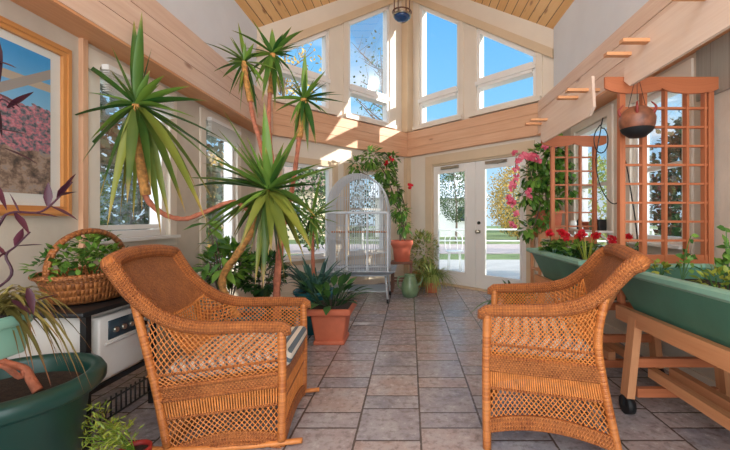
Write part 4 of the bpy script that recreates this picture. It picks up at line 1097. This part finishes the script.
b = MB(); b.lathe([(.001, -.075), (.07, -.06), (.115, -.02), (.125, .02), (.11, .03), (.06, -.0), (.001, -.01)], c, 28); b.build('glass_bowl', M['blue'], t)
b = MB(); b.tube([c + V((math.cos(a/28*2*PI)*.125, math.sin(a/28*2*PI)*.125, .02)) for a in range(28)], .016, 6, closed=True); b.build('rim', M['brass'], t)
b = MB(); b.lathe([(.001, .0), (.035, .01), (.05, .06), (.035, .11), (.001, .13)], c, 18); b.build('bulb', M['heaterw'], t)

# birdcage ------------------------------------------------------------------
cx, cy, hw, hd_ = -.71, 5.22, .41, .28
t = thing('birdcage', 'large grey wire birdcage with an arched top on casters', 'birdcage', (cx, cy, 0))
z0, z1, zt = .42, 1.22, 1.74
b = MB()
for sx in (-1, 1):
    for sy in (-1, 1): b.box((cx + sx*hw - .012, cy + sy*hd_ - .012, z0), (cx + sx*hw + .012, cy + sy*hd_ + .012, z1))
for z in (z0, z1):
    for sy in (-1, 1): b.box((cx - hw, cy + sy*hd_ - .01, z - .012), (cx + hw, cy + sy*hd_ + .01, z + .012))
    for sx in (-1, 1): b.box((cx + sx*hw - .01, cy - hd_, z - .012), (cx + sx*hw + .01, cy + hd_, z + .012))
def arc(a, y): return V((cx - hw * math.cos(a), y, z1 + (zt - z1) * math.sin(a) ** .9))
for y in (-hd_, 0, hd_): b.tube([arc(PI*k/20, cy + y) for k in range(21)], .006, 6)
for sx in (-.33, .33): b.box((cx + sx*hw*2/2 - .01, cy - hd_ - .01, z0), (cx + sx*hw*2/2 + .01, cy - hd_ + .01, z1))
b.build('frame', M['cage'], t)
n = 26
for sy in (-1, 1):
    b = MB(); y = cy + sy*hd_
    for k in range(1, n):
        x = cx - hw + 2*hw*k/n; a = math.acos((cx - x)/hw); b.tube([(x, y, z0), (x, y, arc(a, y).z)], .0042, 4, cap=False)
    for z in (.68, .86, 1.04, 1.42, 1.58):
        ww = hw if z <= z1 else hw * math.sqrt(max(0, 1 - ((z - z1)/(zt - z1))**2.2)); b.tube([(cx - ww, y, z), (cx + ww, y, z)], .003, 4, cap=False)
    b.build('wire_panel', M['cage'], t)
for sx in (-1, 1):
    b = MB(); x = cx + sx*hw
    for k in range(1, 18): y = cy - hd_ + 2*hd_*k/18; b.tube([(x, y, z0), (x, y, z1)], .0042, 4, cap=False)
    for z in (.68, .86, 1.04): b.tube([(x, cy - hd_, z), (x, cy + hd_, z)], .003, 4, cap=False)
    b.build('wire_panel', M['cage'], t)
b = MB()
for k in range(1, 18):
    y = cy - hd_ + 2*hd_*k/18; b.tube([arc(PI*j/16, y) for j in range(17)], .0028, 4, cap=False)
b.build('arched_top', M['cage'], t)
b = MB(); b.tube([(cx - hw, cy, .95), (cx + hw, cy, .95)], .012, 8); b.build('perch', M['lightwood'], t)
b = MB()
def skr(a, h):
    q = [(-1, -1), (1, -1), (1, 1), (-1, 1), (-1, -1)]; k = min(int(a*4), 3); f = a*4 - k
    x = q[k][0] + (q[k+1][0] - q[k][0])*f; y = q[k][1] + (q[k+1][1] - q[k][1])*f
    return V((cx + x*(hw + .015 + .09*h), cy + y*(hd_ + .015 + .09*h), z0 - .035 + .05*h))
b.grid(skr, 16, 2, smooth=False); o_ = b.build('seed_skirt', M['cagetray'], t); o_.modifiers.new('solid', 'SOLIDIFY').thickness = .006
b = MB(); b.box((cx - hw, cy - hd_, z0 - .055), (cx + hw, cy + hd_, z0 - .025)); b.build('tray', M['cagetray'], t)
for sx in (-1, 1):
    for sy in (-1, 1):
        b = MB(); b.tube([(cx + sx*(hw - .03), cy + sy*(hd_ - .03), z0 - .05), (cx + sx*(hw - .0), cy + sy*(hd_ - .0), .06)], .013, 8); g = b.build('leg', M['cage'], t)
        b = MB(); b.tube([(cx + sx*hw - .012, cy + sy*hd_, .028), (cx + sx*hw + .012, cy + sy*hd_, .028)], .028, 12); b.build('caster', M['rubber'], g)
b = MB(); b.box((cx - hw + .02, cy - hd_ + .02, .15), (cx + hw - .02, cy + hd_ - .02, .162)); b.build('lower_shelf', M['cagetray'], t)

# ------------------------------------------------------------------ left-hand group
# framed print
t = thing('framed_picture', 'large garden print in a honey wood frame on the plastered wall', 'picture', (WL, 1.6, 1.15))
y0, y1, z0, z1 = 1.08, 2.235, 1.155, 2.155; x = WL + .001
b = MB()
for lo, hi in (((y0, z0), (y1, z0 + .055)), ((y0, z1 - .055), (y1, z1)), ((y0, z0 + .055), (y0 + .055, z1 - .055)), ((y1 - .055, z0 + .055), (y1, z1 - .055))):
    b.box((x, lo[0], lo[1]), (x + .032, hi[0], hi[1]))
for a, c_, e_, g_ in ((y0 + .012, y1 - .012, z0 + .012, z0 + .03), (y0 + .012, y1 - .012, z1 - .03, z1 - .012)): b.box((x + .032, a, e_), (x + .04, c_, g_))
for a, c_ in ((y0 + .012, y0 + .03), (y1 - .03, y1 - .012)): b.box((x + .032, a, z0 + .03), (x + .04, c_, z1 - .03))
b.build('frame', M['picframe'], t)
b = MB(); b.box((x, y0 + .05, z0 + .05), (x + .012, y1 - .05, z1 - .05)); b.build('mat_board', M['frame'], t)
b = MB(); a, c_, e_, g_ = y0 + .12, y1 - .115, z0 + .12, z1 - .10; b.quad((x + .0135, a, e_), (x + .0135, c_, e_), (x + .0135, c_, g_), (x + .0135, a, g_), uvs=[(0, 0), (1, 0), (1, 1), (0, 1)]); b.build('print', M['print'], t)
b = MB(); b.quad((x + .02, y0 + .055, z0 + .055), (x + .02, y1 - .055, z0 + .055), (x + .02, y1 - .055, z1 - .055), (x + .02, y0 + .055, z1 - .055)); b.build('glazing', M['glass'], t)
# heater on its stand
hx0, hx1, hy0, hy1 = -2.04, -1.60, 1.80, 2.31
t = thing('heater_stand', 'black metal stand with a comb-like lower rail under the white heater', 'stand', ((hx0+hx1)/2, (hy0+hy1)/2, 0))
for xx in (hx0 + .02, hx1 - .0):
    for yy in (hy0 + .02, hy1 - .02):
        b = MB(); b.box((xx - .015, yy - .015, .0), (xx + .015, yy + .015, .66)); b.build('leg', M['black'], t)
b = MB()
for xx in (hx0 + .02, hx1): b.box((xx - .012, hy0, .262), (xx + .012, hy1, .284))
for yy in (hy0 + .02, hy1 - .02): b.box((hx0 + .02, yy - .012, .262), (hx1, yy + .012, .284))
b.build('shelf_frame', M['black'], t)
b = MB()
for zz in (.08, .17): b.tube([(hx1, hy0, zz), (hx1, hy1, zz)], .006, 6)
k = hy0
while k < hy1: b.tube([(hx1, k, .075), (hx1, k, .19)], .005, 5); k += .035
b.build('comb_rail', M['black'], t)
b = MB(); b.rbox((hx0, hy0 - .03, .66), (hx1 + .03, hy1 + .03, .685), .006, 2); b.build('top', M['black'], t)
t = thing('heater', 'grey and white box heater with a dark control window on the black stand', 'heater', ((hx0+hx1)/2, (hy0+hy1)/2, .285))
b = MB(); b.rbox((hx0 + .02, hy0 + .04, .285), (hx1 - .03, hy1 - .04, .655), .012, 3); b.build('body', M['heater'], t)
b = MB(); b.rbox((hx1 - .035, hy0 + .085, .30), (hx1 + .012, hy1 - .05, .63), .01, 2); b.build('front_panel', M['heaterw'], t)
b = MB(); b.rbox((hx1 + .008, hy0 + .14, .50), (hx1 + .017, hy1 - .08, .60), .003, 1); b.build('control_window', M['darkglass'], t)
for k in range(5):
    b = MB(); b.tube([(hx1 + .012, hy0 + .18 + k*.055, .545), (hx1 + .03, hy0 + .18 + k*.055, .545)], .014, 12); b.build('dial', M['brass'], t)
b = MB(); b.rbox((hx1 + .01, hy0 + .12, .475), (hx1 + .022, hy1 - .07, .492), .003, 1); b.build('ledge', M['heater'], t)
b = MB(); b.box((hx1 - .03, hy0 + .05, .31), (hx1 - .022, hy0 + .075, .62)); o_ = b.build('vent', M['black'], t)
# wicker basket with a tall handle and ferny plants
bc = V((-1.80, 2.08, .685)); t = thing('handled_basket', 'long brown wicker basket with a tall arched handle on the heater top', 'basket', bc)
b = MB(); b.lathe([(.001, .004), (.13, .004), (.16, .02), (.185, .12), (.20, .15), (.205, .155), (.195, .16), (.175, .12), (.15, .03), (.001, .02)], bc, 36, 1.0, 1.3); b.build('body', M['basket'], t)
b = MB(); b.tube([bc + V((math.cos(a/32*2*PI)*.2, math.sin(a/32*2*PI)*.262, .155)) for a in range(32)], .013, 7, closed=True); b.build('rim', M['basket'], t)
b = MB(); b.tube([bc + V((0, -.255*math.cos(a/18*PI), .15 + .235*math.sin(a/18*PI)**.8)) for a in range(19)], .016, 8); b.build('handle', M['basket'], t)
base = bc + V((0, 0, .03)); t = thing('basket_plant', 'low green leafy plant filling the handled basket', 'plant', base)
b = MB()
for k in range(14): b.tube([base + V((0, rnd(-.12, .12), 0)), base + V((rnd(-.13, .14), rnd(-.22, .22), rnd(.16, .28)))], .003, 4)
b.build('stems', M['mid'], t)
b = MB()
for k in range(9): bushy(b, base + V((rnd(-.08, .1), -.23 + k*.057, rnd(.17, .27))), .07, 42, .045, .03, .2, .8)
b.build('foliage', M['mid'], t)
# big round green pot
pc = V((-1.555, 1.42, 0)); 
t = thing('round_planter', 'big dark green round planter filled with soil at the lower left', 'planter', pc)
b = MB(); b.lathe([(.001, 0), (.185, 0), (.205, .03), (.245, .43), (.258, .445), (.285, .45), (.300, .468), (.302, .498), (.29, .52), (.268, .526), (.25, .518), (.243, .50), (.235, .43), (.23, .41)], pc, 48); b.build('pot', M['greenpot'], t)
b = MB(); b.lathe([(.001, .02), (.11, .012), (.238, 0)], pc + V((0, 0, .455)), 32); b.build('soil', M['soil'], t)
b = MB(); p = [P(38, 391, 1.42), P(30, 378, 1.42), P(25, 369, 1.42), P(8, 363, 1.4), P(-12, 356, 1.38)]; b.tube(smooth(p, 5), [.017 - .0004*k for k in range(21)], 8)
b.tube(smooth([P(25, 369, 1.42), P(20, 377, 1.40), P(4, 366, 1.36), P(-10, 368, 1.33)], 5), .010, 7); b.build('woody_stem', M['trunk_red'], t)
# small pale green planter on its stool, with purple leaves
sc_ = V((-1.375, .975, 0)); t = thing('plant_stool', 'low wooden stool holding the small pale green planter box', 'stool', sc_)
b = MB(); b.rbox(sc_ + V((-.13, -.085, .735)), sc_ + V((.14, .085, .76)), .006, 2); b.build('seat', M['stool'], t)
for sx in (-1, 1):
    for sy in (-1, 1):
        b = MB(); b.box(sc_ + V((sx*.09 - .02, sy*.06 - .012, 0)), sc_ + V((sx*.09 + .005, sy*.06 + .012, .735))); b.build('leg', M['stool'], t)
t = thing('window_box', 'small pale green rectangular planter box at the very left above the round planter', 'planter', sc_ + V((0, 0, .76)))
b = MB(); b.rbox(sc_ + V((-.20, -.08, .76)), sc_ + V((.285, .08, .85)), .012, 3); b.rbox(sc_ + V((-.21, -.088, .842)), sc_ + V((.295, .088, .872)), .009, 2); b.build('box', M['green_rim'], t)
b = MB(); b.box(sc_ + V((-.19, -.075, .87)), sc_ + V((.275, .075, .874))); b.build('soil', M['soil'], t)
b = MB(); b.rbox(sc_ + V((-.16, -.085, .873)), sc_ + V((.235, -.045, .888)), .006, 2); b.build('edging_board', M['lightwood'], t)
base = sc_ + V((.12, .02, .874)); t = thing('purple_plant', 'tall purple-leaved plant arching across the framed picture', 'plant', base)
b = MB(); l = MB()
def q_(u, v_, Y=.98): return P(u, v_, Y)
stems = [[base, q_(-8, 250), q_(-14, 170), q_(-12, 90), q_(-4, 50)], [base, q_(-4, 230), q_(10, 213), q_(40, 212), q_(58, 198), q_(72, 182)], [base, q_(8, 280), q_(6, 256), q_(16, 246), q_(30, 232)], [base, q_(-10, 200), q_(-12, 130), q_(0, 100), q_(14, 108)]]
for s_ in stems:
    p = smooth(s_, 6); b.tube(p, [.004 - .002*k/len(p) for k in range(len(p))], 6)
b.build('stems', M['purple'], t)
for (u, v_, du, dv, L) in ((-4, 36, 10, 70, .16), (-6, 60, 30, 8, .12), (-5, 92, 30, 14, .13), (8, 108, 22, -12, .14), (-8, 128, 40, 4, .14), (-10, 60, 14, 52, .14), (4, 148, 24, 10, .12), (-6, 100, 8, 40, .13), (-8, 180, 16, 26, .12),
                      (58, 198, 15, -18, .10), (60, 196, 22, -6, .09), (50, 206, 32, 12, .12), (48, 206, -2, -28, .10), (20, 214, -6, -26, .09), (15, 213, 14, 14, .10), (30, 213, 30, 2, .1), (64, 190, 8, -16, .08),
                      (16, 246, 14, -24, .09), (18, 246, 28, -4, .10), (6, 256, -14, -18, .09), (6, 252, -10, 10, .08), (28, 288, 12, 22, .1), (38, 300, 16, -6, .08), (12, 300, 18, 8, .1)):
    d = V((du, rnd(-8, 4), -dv)); l.blade(q_(u, v_), d, L * .72, .019, .1, 6, .2, base=.35)
l.build('leaves', M['purple'], t)
base = sc_ + V((.23, .04, .874)); t = thing('spider_plant', 'bronze and green striped arching plant drooping from the pale green box', 'plant', base)
b = MB()
for k in range(46):
    a = rnd(-.25, 1.5); b.blade(base + V((rnd(-.03, .03), rnd(-.02, .02), 0)), (math.cos(a)*rnd(.3, 1), math.sin(a)*rnd(.2, .6), rnd(.5, 1.3)), rnd(.18, .36), .014, rnd(.8, 1.6), 8, .15)
b.build('blades', M['stripe'], t)
# small ferny pot in the foreground
c = V((-1.17, 1.57, 0)); t = thing('foreground_fern', 'yellow-green feathery foliage beside a tiny red pot in the foreground', 'plant', c)
b = MB(); b.lathe([(.001, 0), (.04, 0), (.052, .13), (.06, .135), (.061, .165), (.054, .168), (.05, .15)], c, 24); b.build('pot', plain('red_pot', srgb(150, 40, 34), .5, .1, 8), t)
b = MB(); b.lathe([(.001, .004), (.052, 0)], c + V((0, 0, .145)), 20); b.build('soil', M['soil'], t)
b = MB(); l = MB()
for (u, v_) in ((92, 412), (76, 424), (102, 424), (60, 438), (112, 436), (88, 440), (50, 446), (120, 425), (75, 412), (100, 446)):
    tp = P(u, v_, 1.5 + rnd(-.06, .04)); p = smooth([c + V((0, 0, .15)), c.lerp(tp, .5) + V((0, 0, .1)), tp], 5); b.tube(p, .0025, 4)
    for k in range(46):
        q = p[R.randrange(4, len(p))] + sph() * .035; l.leaf(q, sph() + V((0, 0, .4)), sph(), rnd(.02, .035), .007)
b.build('stems', M['lime'], t); l.build('foliage', M['lime'], t)

# ------------------------------------------------------------------ outdoors
b = MB(); b.box((-40, 3, -.30), (40, 60, -.06)); o_ = b.build('ground', plain('lawn_ground', srgb(120, 134, 84), .95, .3, 1.5, bump=.3), None); tag(o_, 'grassy ground outside the sunroom windows', 'ground', None, 'structure')
b = MB(); b.box((-3, 5.3, -.06), (14, 10.5, -.03)); o_ = b.build('patio', plain('pale_concrete', srgb(196, 188, 180), .9, .08, 2, bump=.2), None); tag(o_, 'pale concrete patio outside the French doors', 'patio', None, 'structure')
b = MB(); b.box((-20, 12.5, -.06), (40, 17, -.04)); o_ = b.build('road', plain('pinkish_asphalt', srgb(196, 176, 170), .9, .08, 2), None); tag(o_, 'pinkish road beyond the railing', 'road', None, 'structure')
b = MB()
for z in (.45, .8): b.tube([(-1.5, 11.6, z), (7.6, 11.0, z)], .028, 8)
o_ = None; t = thing('pipe_railing', 'white pipe railing along the edge of the patio', 'railing', (3, 11.2, -.06)); b.build('rails', M['frame'], t)
for k in range(6):
    b = MB(); xx = -1.5 + k*1.75; b.tube([(xx, 11.6 - k*.1167, -.06), (xx, 11.6 - k*.1167, .82)], .03, 8); b.build('post', M['frame'], t)
c = V((1.0, 8.3, -.03)); t = thing('bistro_chair', 'white metal garden chair on the patio outside the left door', 'chair', c)
b = MB(); b.lathe([(.001, .43), (.2, .43), (.2, .45), (.001, .45)], c, 20); b.build('seat', M['frame'], t)
for a in (.78, 2.36, 3.93, 5.5): b = MB(); b.tube([c + V((math.cos(a)*.16, math.sin(a)*.16, .43)), c + V((math.cos(a)*.2, math.sin(a)*.2, 0))], .012, 6); b.build('leg', M['frame'], t)
b = MB(); b.tube(smooth([c + V((-.18, .1, .43)), c + V((-.19, .17, .75)), c + V((0, .2, .9)), c + V((.19, .17, .75)), c + V((.18, .1, .43))], 5), .012, 6); b.tube(smooth([c + V((-.08, .15, .44)), c + V((-.08, .19, .7)), c + V((0, .2, .78)), c + V((.08, .19, .7)), c + V((.08, .15, .44))], 5), .009, 6); b.build('backrest', M['frame'], t)
def house(x, y, w, d, h, rh, lab, wall, roof):
    t = thing('house', lab, 'house', (x, y, -.06))
    b = MB(); b.box((x - w/2, y - d/2, -.06), (x + w/2, y + d/2, h)); b.build('wall', wall, t)
    b = MB(); e = .4
    p = [V((x - w/2 - e, y - d/2 - e, h - .05)), V((x + w/2 + e, y - d/2 - e, h - .05)), V((x + w/2 + e, y, h + rh)), V((x - w/2 - e, y, h + rh)), V((x + w/2 + e, y + d/2 + e, h - .05)), V((x - w/2 - e, y + d/2 + e, h - .05))]
    b.quad(p[0], p[1], p[2], p[3]); b.quad(p[3], p[2], p[4], p[5]); i = len(b.v); b.v += [p[1], p[4], p[2], p[0], p[3], p[5]]
    b.face((i, i+1, i+2), [(0, 0)]*3); b.face((i+3, i+4, i+5), [(0, 0)]*3); b.build('roof', roof, t)
    for k in range(3):
        xx = x - w/2 + w*(k + .5)/3; b = MB(); b.box((xx - .5, y - d/2 - .05, .9), (xx + .5, y - d/2 + .02, 2.0)); f = b.build('window', M['frame'], t)
        b = MB(); b.box((xx - .42, y - d/2 - .07, .98), (xx + .42, y - d/2 - .04, 1.92)); b.build('pane', M['darkglass'], f)
    b = MB(); b.box((x + w*.33 - .3, y - .3, h + rh*.4), (x + w*.33 + .3, y + .3, h + rh + .6)); b.build('chimney', wall, t)
house(1.2, 27, 7, 6, 2.5, 1.4, 'white house with a pale roof across the road', plain('house_white', srgb(214, 214, 212), .8, .04, 1), plain('house_roof_pale', srgb(206, 208, 210), .8, .08, 2))
house(-9, 24, 7, 6, 2.8, 1.8, 'cream house beyond the trees behind the birdcage', plain('house_cream', srgb(206, 190, 164), .8, .04, 1), plain('house_roof_brown', srgb(140, 116, 104), .8, .1, 2))
def tree(x, y, h, r, mat, lab, n=900, ls=.2, bare=False, gh=.35):
    base = V((x, y, -.06)); t = thing('tree', lab, 'tree', base)
    b = MB(); tops = []
    b.tube(smooth([base, base + V((rnd(-.1, .1), 0, h*.4)), base + V((rnd(-.2, .2), 0, h*.95))], 6), [.03*h*(1 - .9*k/12)*.55 for k in range(13)], 8)
    for k in range(24 if bare else 12):
        f = rnd(gh, .9); a = k*2.4; q = base + V((0, 0, h*f)); L = r*rnd(.6, 1.1)*(1.15 - f*.5)
        tp = q + V((math.cos(a)*L, math.sin(a)*L, L*rnd(.35, .9))); b.tube(smooth([q, q.lerp(tp, .5) + V((0, 0, -.05*L)), tp], 4), [.012*h*.4*(1 - .85*j/8) for j in range(9)], 5); tops.append(tp)
        if bare:
            for j in range(5):
                s_ = q.lerp(tp, rnd(.3, .9)); e_ = s_ + V((rnd(-1, 1), rnd(-1, 1), rnd(.1, 1)))*r*.4; b.tube([s_, s_.lerp(e_, .5) + sph()*.05, e_], [.012, .008, .003], 4); tops.append(e_)
    b.build('trunk', M['bark'], t)
    l = MB()
    for k in range(n):
        if bare: p = R.choice(tops) + sph()*r*.22
        else: d = sph(); p = base + V((d.x*r, d.y*r, h*(gh + (1-gh)/2) + d.z*h*(1-gh)/2*1.05)) * 1 if True else 0; p = p + sph()*.15*r; p.x = base.x + (p.x - base.x)*rnd(.5, 1); p.y = base.y + (p.y - base.y)*rnd(.5, 1)
        l.leaf(p, sph(), sph(), ls*rnd(.7, 1.3), ls*.7)
    l.build('crown', M[mat], t)
tree(-1.2, 17.5, 9.8, 2.1, 'tree', 'bare branching tree with few leaves seen through the tall gable window', 260, .14, True, gh=.45)
tree(-4.9, 14.0, 8.8, 2.0, 'autumn', 'sparse yellowing tree behind the yucca heads', 700, .14, True, gh=.45)
tree(2.3, 18.5, 4.2, 1.2, 'tree', 'slim leafy tree with a straight trunk outside the French door nearest the coral pot', 4200, .085, gh=.3)
tree(6.0, 20.5, 4.0, 1.8, 'autumn', 'golden autumn tree outside the French door with the handle', 5200, .11, gh=.12)
tree(7.6, 25.0, 2.4, 1.6, 'tree', 'low green bushy tree below the golden tree', 1800, .15, gh=.02)
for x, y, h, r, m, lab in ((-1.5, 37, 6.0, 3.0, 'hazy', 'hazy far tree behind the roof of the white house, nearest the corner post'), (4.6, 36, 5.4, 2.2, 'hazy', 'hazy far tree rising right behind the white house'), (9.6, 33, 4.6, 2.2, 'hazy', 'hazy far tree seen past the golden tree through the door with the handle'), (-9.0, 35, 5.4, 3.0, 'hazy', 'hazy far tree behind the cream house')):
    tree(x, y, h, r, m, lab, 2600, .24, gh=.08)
tree(-3.2, 19.0, 3.4, 1.6, 'treedark', 'dark tree in the garden behind the birdcage', 1500, .14, gh=.15)
tree(-3.4, 13.0, 3.0, 1.1, 'tree', 'green tree outside the low window behind the yucca trunks', 1500, .13, gh=.1)
tree(-7.0, 13.6, 3.4, 1.4, 'autumn', 'pale autumn tree outside the side window behind the fronds', 2400, .15, gh=.05)
tree(-5.2, 10.9, 2.2, .9, 'tree', 'green bushy tree close outside the side window behind the fronds', 1600, .12, gh=.05)
tree(-5.7, 7.6, 4.4, 1.7, 'treedark', 'dark evergreen outside the window beside the framed picture', 6000, .19, gh=.02)
tree(-4.4, 4.4, 1.9, .8, 'treedark', 'low leafy bush right outside the window beside the framed picture', 1800, .08, gh=.05)
tree(5.6, 6.7, 3.2, 1.2, 'treedark', 'dark leafy bush outside the window behind the nearer trellis', 5200, .13, gh=.02)
tree(6.2, 13.0, 3.2, 1.4, 'fern', 'pale green tree outside the window behind the farther trellis', 2000, .13, gh=.05)
tree(5.4, 2.0, 3.5, 1.1, 'treedark', 'unseen bushy evergreen added to block low sun outside the nearer trellis window', 5000, .15, gh=.02)  # out of view, added to keep low sun out of the side windows
tree(5.8, 4.25, 3.6, 1.0, 'treedark', 'unseen bushy evergreen added to block low sun between the two trellis windows', 4000, .15, gh=.02)  # second added sun blocker, also out of view
# little things on a shelf across the far trellis window
t = thing('window_shelf', 'narrow pale shelf across the window behind the farther trellis', 'shelf', (WR - .09, 4.0, 1.0))
b = MB(); b.rbox((WR - .15, 3.50, 1.0), (WR - .022, 4.36, 1.022), .004, 1); b.build('board', M['frame'], t)
for y in (3.55, 4.30):
    b = MB(); b.bar((WR - .03, y, .9), (WR - .03, y, 1.0), .02, .02); b.bar((WR - .03, y, .91), (WR - .13, y, .995), .02, .015); b.build('bracket', M['frame'], t)
def small(name, cat, lab, y, prof, mat, x=WR - .085):
    c = V((x, y, 1.022)); b = MB(); b.lathe(prof, c, 20); o = b.build(name, M[mat], None, origin=c); tag(o, lab, cat)
small('jar', 'jar', 'squat white jar on the window shelf nearest the doors', 4.22, [(.001, 0), (.035, 0), (.04, .02), (.04, .07), (.03, .085), (.03, .095), (.001, .095)], 'heaterw')
small('bottle', 'bottle', 'dark slender bottle on the window shelf beside the white jar', 4.06, [(.001, 0), (.028, 0), (.03, .02), (.03, .09), (.012, .12), (.012, .16), (.014, .165), (.001, .165)], 'darkglass')
small('flowerpot', 'pot', 'small terracotta flowerpot in the middle of the window shelf', 3.9, [(.001, 0), (.03, 0), (.042, .065), (.047, .066), (.048, .085), (.04, .085), (.036, .06), (.001, .06)], 'terra')
small('jar', 'jar', 'olive green jar on the window shelf next to the terracotta flowerpot', 3.76, [(.001, 0), (.03, 0), (.042, .03), (.04, .08), (.028, .1), (.03, .108), (.022, .108), (.02, .09), (.001, .09)], 'olive')
c = V((WR - .085, 3.62, 1.022)); b = MB(); b.rbox(c + V((-.04, -.05, 0)), c + V((.04, .05, .11)), .006, 2); o_ = b.build('tin', M['black'], None, origin=c); tag(o_, 'square black tin on the window shelf at the end nearest the viewer', 'tin')
GROUPS = {'geranium': 'red geraniums in the far trough', 'planter_cart': 'trellised planter carts along the wall', 'yucca': 'yuccas behind the rocking chair', 'tree': 'trees and bushes outside the windows',
          'window_blind': 'raised blinds on the side windows', 'potted_shrub': 'bushy shrubs behind the rocking chair', 'house': 'houses across the road', 'trailing_plant': 'leafy plants in the nearer trough', 'leafy_clump': 'yellow-green plants in the nearer trough', 'jar': 'jars on the window shelf'}
for o in list(C.objects):
    k = o.name.split('.')[0]
    if o.parent is None and k in GROUPS: o['group'] = GROUPS[k]

# ------------------------------------------------------------------ camera, light, sky
cam = bpy.data.cameras.new('camera'); co = bpy.data.objects.new('camera', cam); C.objects.link(co)
co.location = (0, 0, H); co.rotation_euler = (PI / 2, 0, 0)
cam.sensor_width = 36; cam.sensor_fit = 'HORIZONTAL'; cam.lens = F / 730 * 36
cam.shift_x = (365 - U0) / 730; cam.shift_y = (V0 - 225) / 730; cam.clip_start = .05; cam.clip_end = 300
bpy.context.scene.camera = co
sun = bpy.data.lights.new('sun', 'SUN'); so = bpy.data.objects.new('sun', sun); C.objects.link(so)
SAZ, SEL = math.radians(96.5), math.radians(19.5)
sd = V((math.sin(SAZ) * math.cos(SEL), math.cos(SAZ) * math.cos(SEL), math.sin(SEL)))
so.rotation_euler = (-sd).to_track_quat('-Z', 'Y').to_euler(); so.location = sd * 20
sun.energy = 5.5; sun.angle = math.radians(.6); sun.color = (1, .93, .82)
w = bpy.data.worlds.new('world'); bpy.context.scene.world = w; w.use_nodes = True
t = w.node_tree; t.nodes.clear()
def wn(typ, **k):
    q = t.nodes.new(typ)
    for a, v in k.items(): setattr(q, a, v)
    return q
tc = wn('ShaderNodeTexCoord'); sep = wn('ShaderNodeSeparateXYZ'); t.links.new(tc.outputs['Generated'], sep.inputs[0])
r1 = wn('ShaderNodeValToRGB'); t.links.new(sep.outputs[2], r1.inputs[0])
cr = r1.color_ramp; cr.elements[0].position = .0; cr.elements[0].color = (.62, .82, .98, 1); cr.elements[1].position = .6; cr.elements[1].color = (.10, .42, .92, 1)
e = cr.elements.new(.25); e.color = (.27, .63, .97, 1)
nz = wn('ShaderNodeTexNoise'); mp = wn('ShaderNodeMapping'); t.links.new(tc.outputs['Generated'], mp.inputs[0]); mp.inputs['Scale'].default_value = (2, 2, 5)
t.links.new(mp.outputs[0], nz.inputs[0]); nz.inputs['Scale'].default_value = 1.6; nz.inputs['Detail'].default_value = 5
r2 = wn('ShaderNodeValToRGB'); t.links.new(nz.outputs['Fac'], r2.inputs[0]); r2.color_ramp.elements[0].position = .52; r2.color_ramp.elements[1].position = .75
mx = wn('ShaderNodeMix', data_type='RGBA'); t.links.new(r2.outputs[0], mx.inputs[0]); t.links.new(r1.outputs[0], mx.inputs[6]); mx.inputs[7].default_value = (.95, .97, 1, 1)
# added fill light: half of the sky behind the viewer brightened for the room
r3 = wn('ShaderNodeValToRGB'); mm = wn('ShaderNodeMath', operation='MULTIPLY_ADD'); t.links.new(sep.outputs[1], mm.inputs[0]); mm.inputs[1].default_value = -.5; mm.inputs[2].default_value = .5
t.links.new(mm.outputs[0], r3.inputs[0]); r3.color_ramp.elements[0].position = .55; r3.color_ramp.elements[1].position = .8
m2 = wn('ShaderNodeMix', data_type='RGBA'); t.links.new(r3.outputs[0], m2.inputs[0]); t.links.new(mx.outputs[2], m2.inputs[6]); m2.inputs[7].default_value = (3.3, 3.5, 3.7, 1)
bg = wn('ShaderNodeBackground'); t.links.new(m2.outputs[2], bg.inputs[0]); bg.inputs[1].default_value = 1.0
wo = wn('ShaderNodeOutputWorld'); t.links.new(bg.outputs[0], wo.inputs[0])
sc = bpy.context.scene
sc.view_settings.view_transform = 'Standard'; sc.view_settings.look = 'None'; sc.view_settings.gamma = 1; sc.view_settings.exposure = 0.18
sc.view_settings.use_curve_mapping = False
sc.cycles.use_denoising = True
sc.cycles.max_bounces = 10; sc.cycles.diffuse_bounces = 6; sc.cycles.transparent_max_bounces = 16
sc.cycles.sample_clamp_indirect = 6
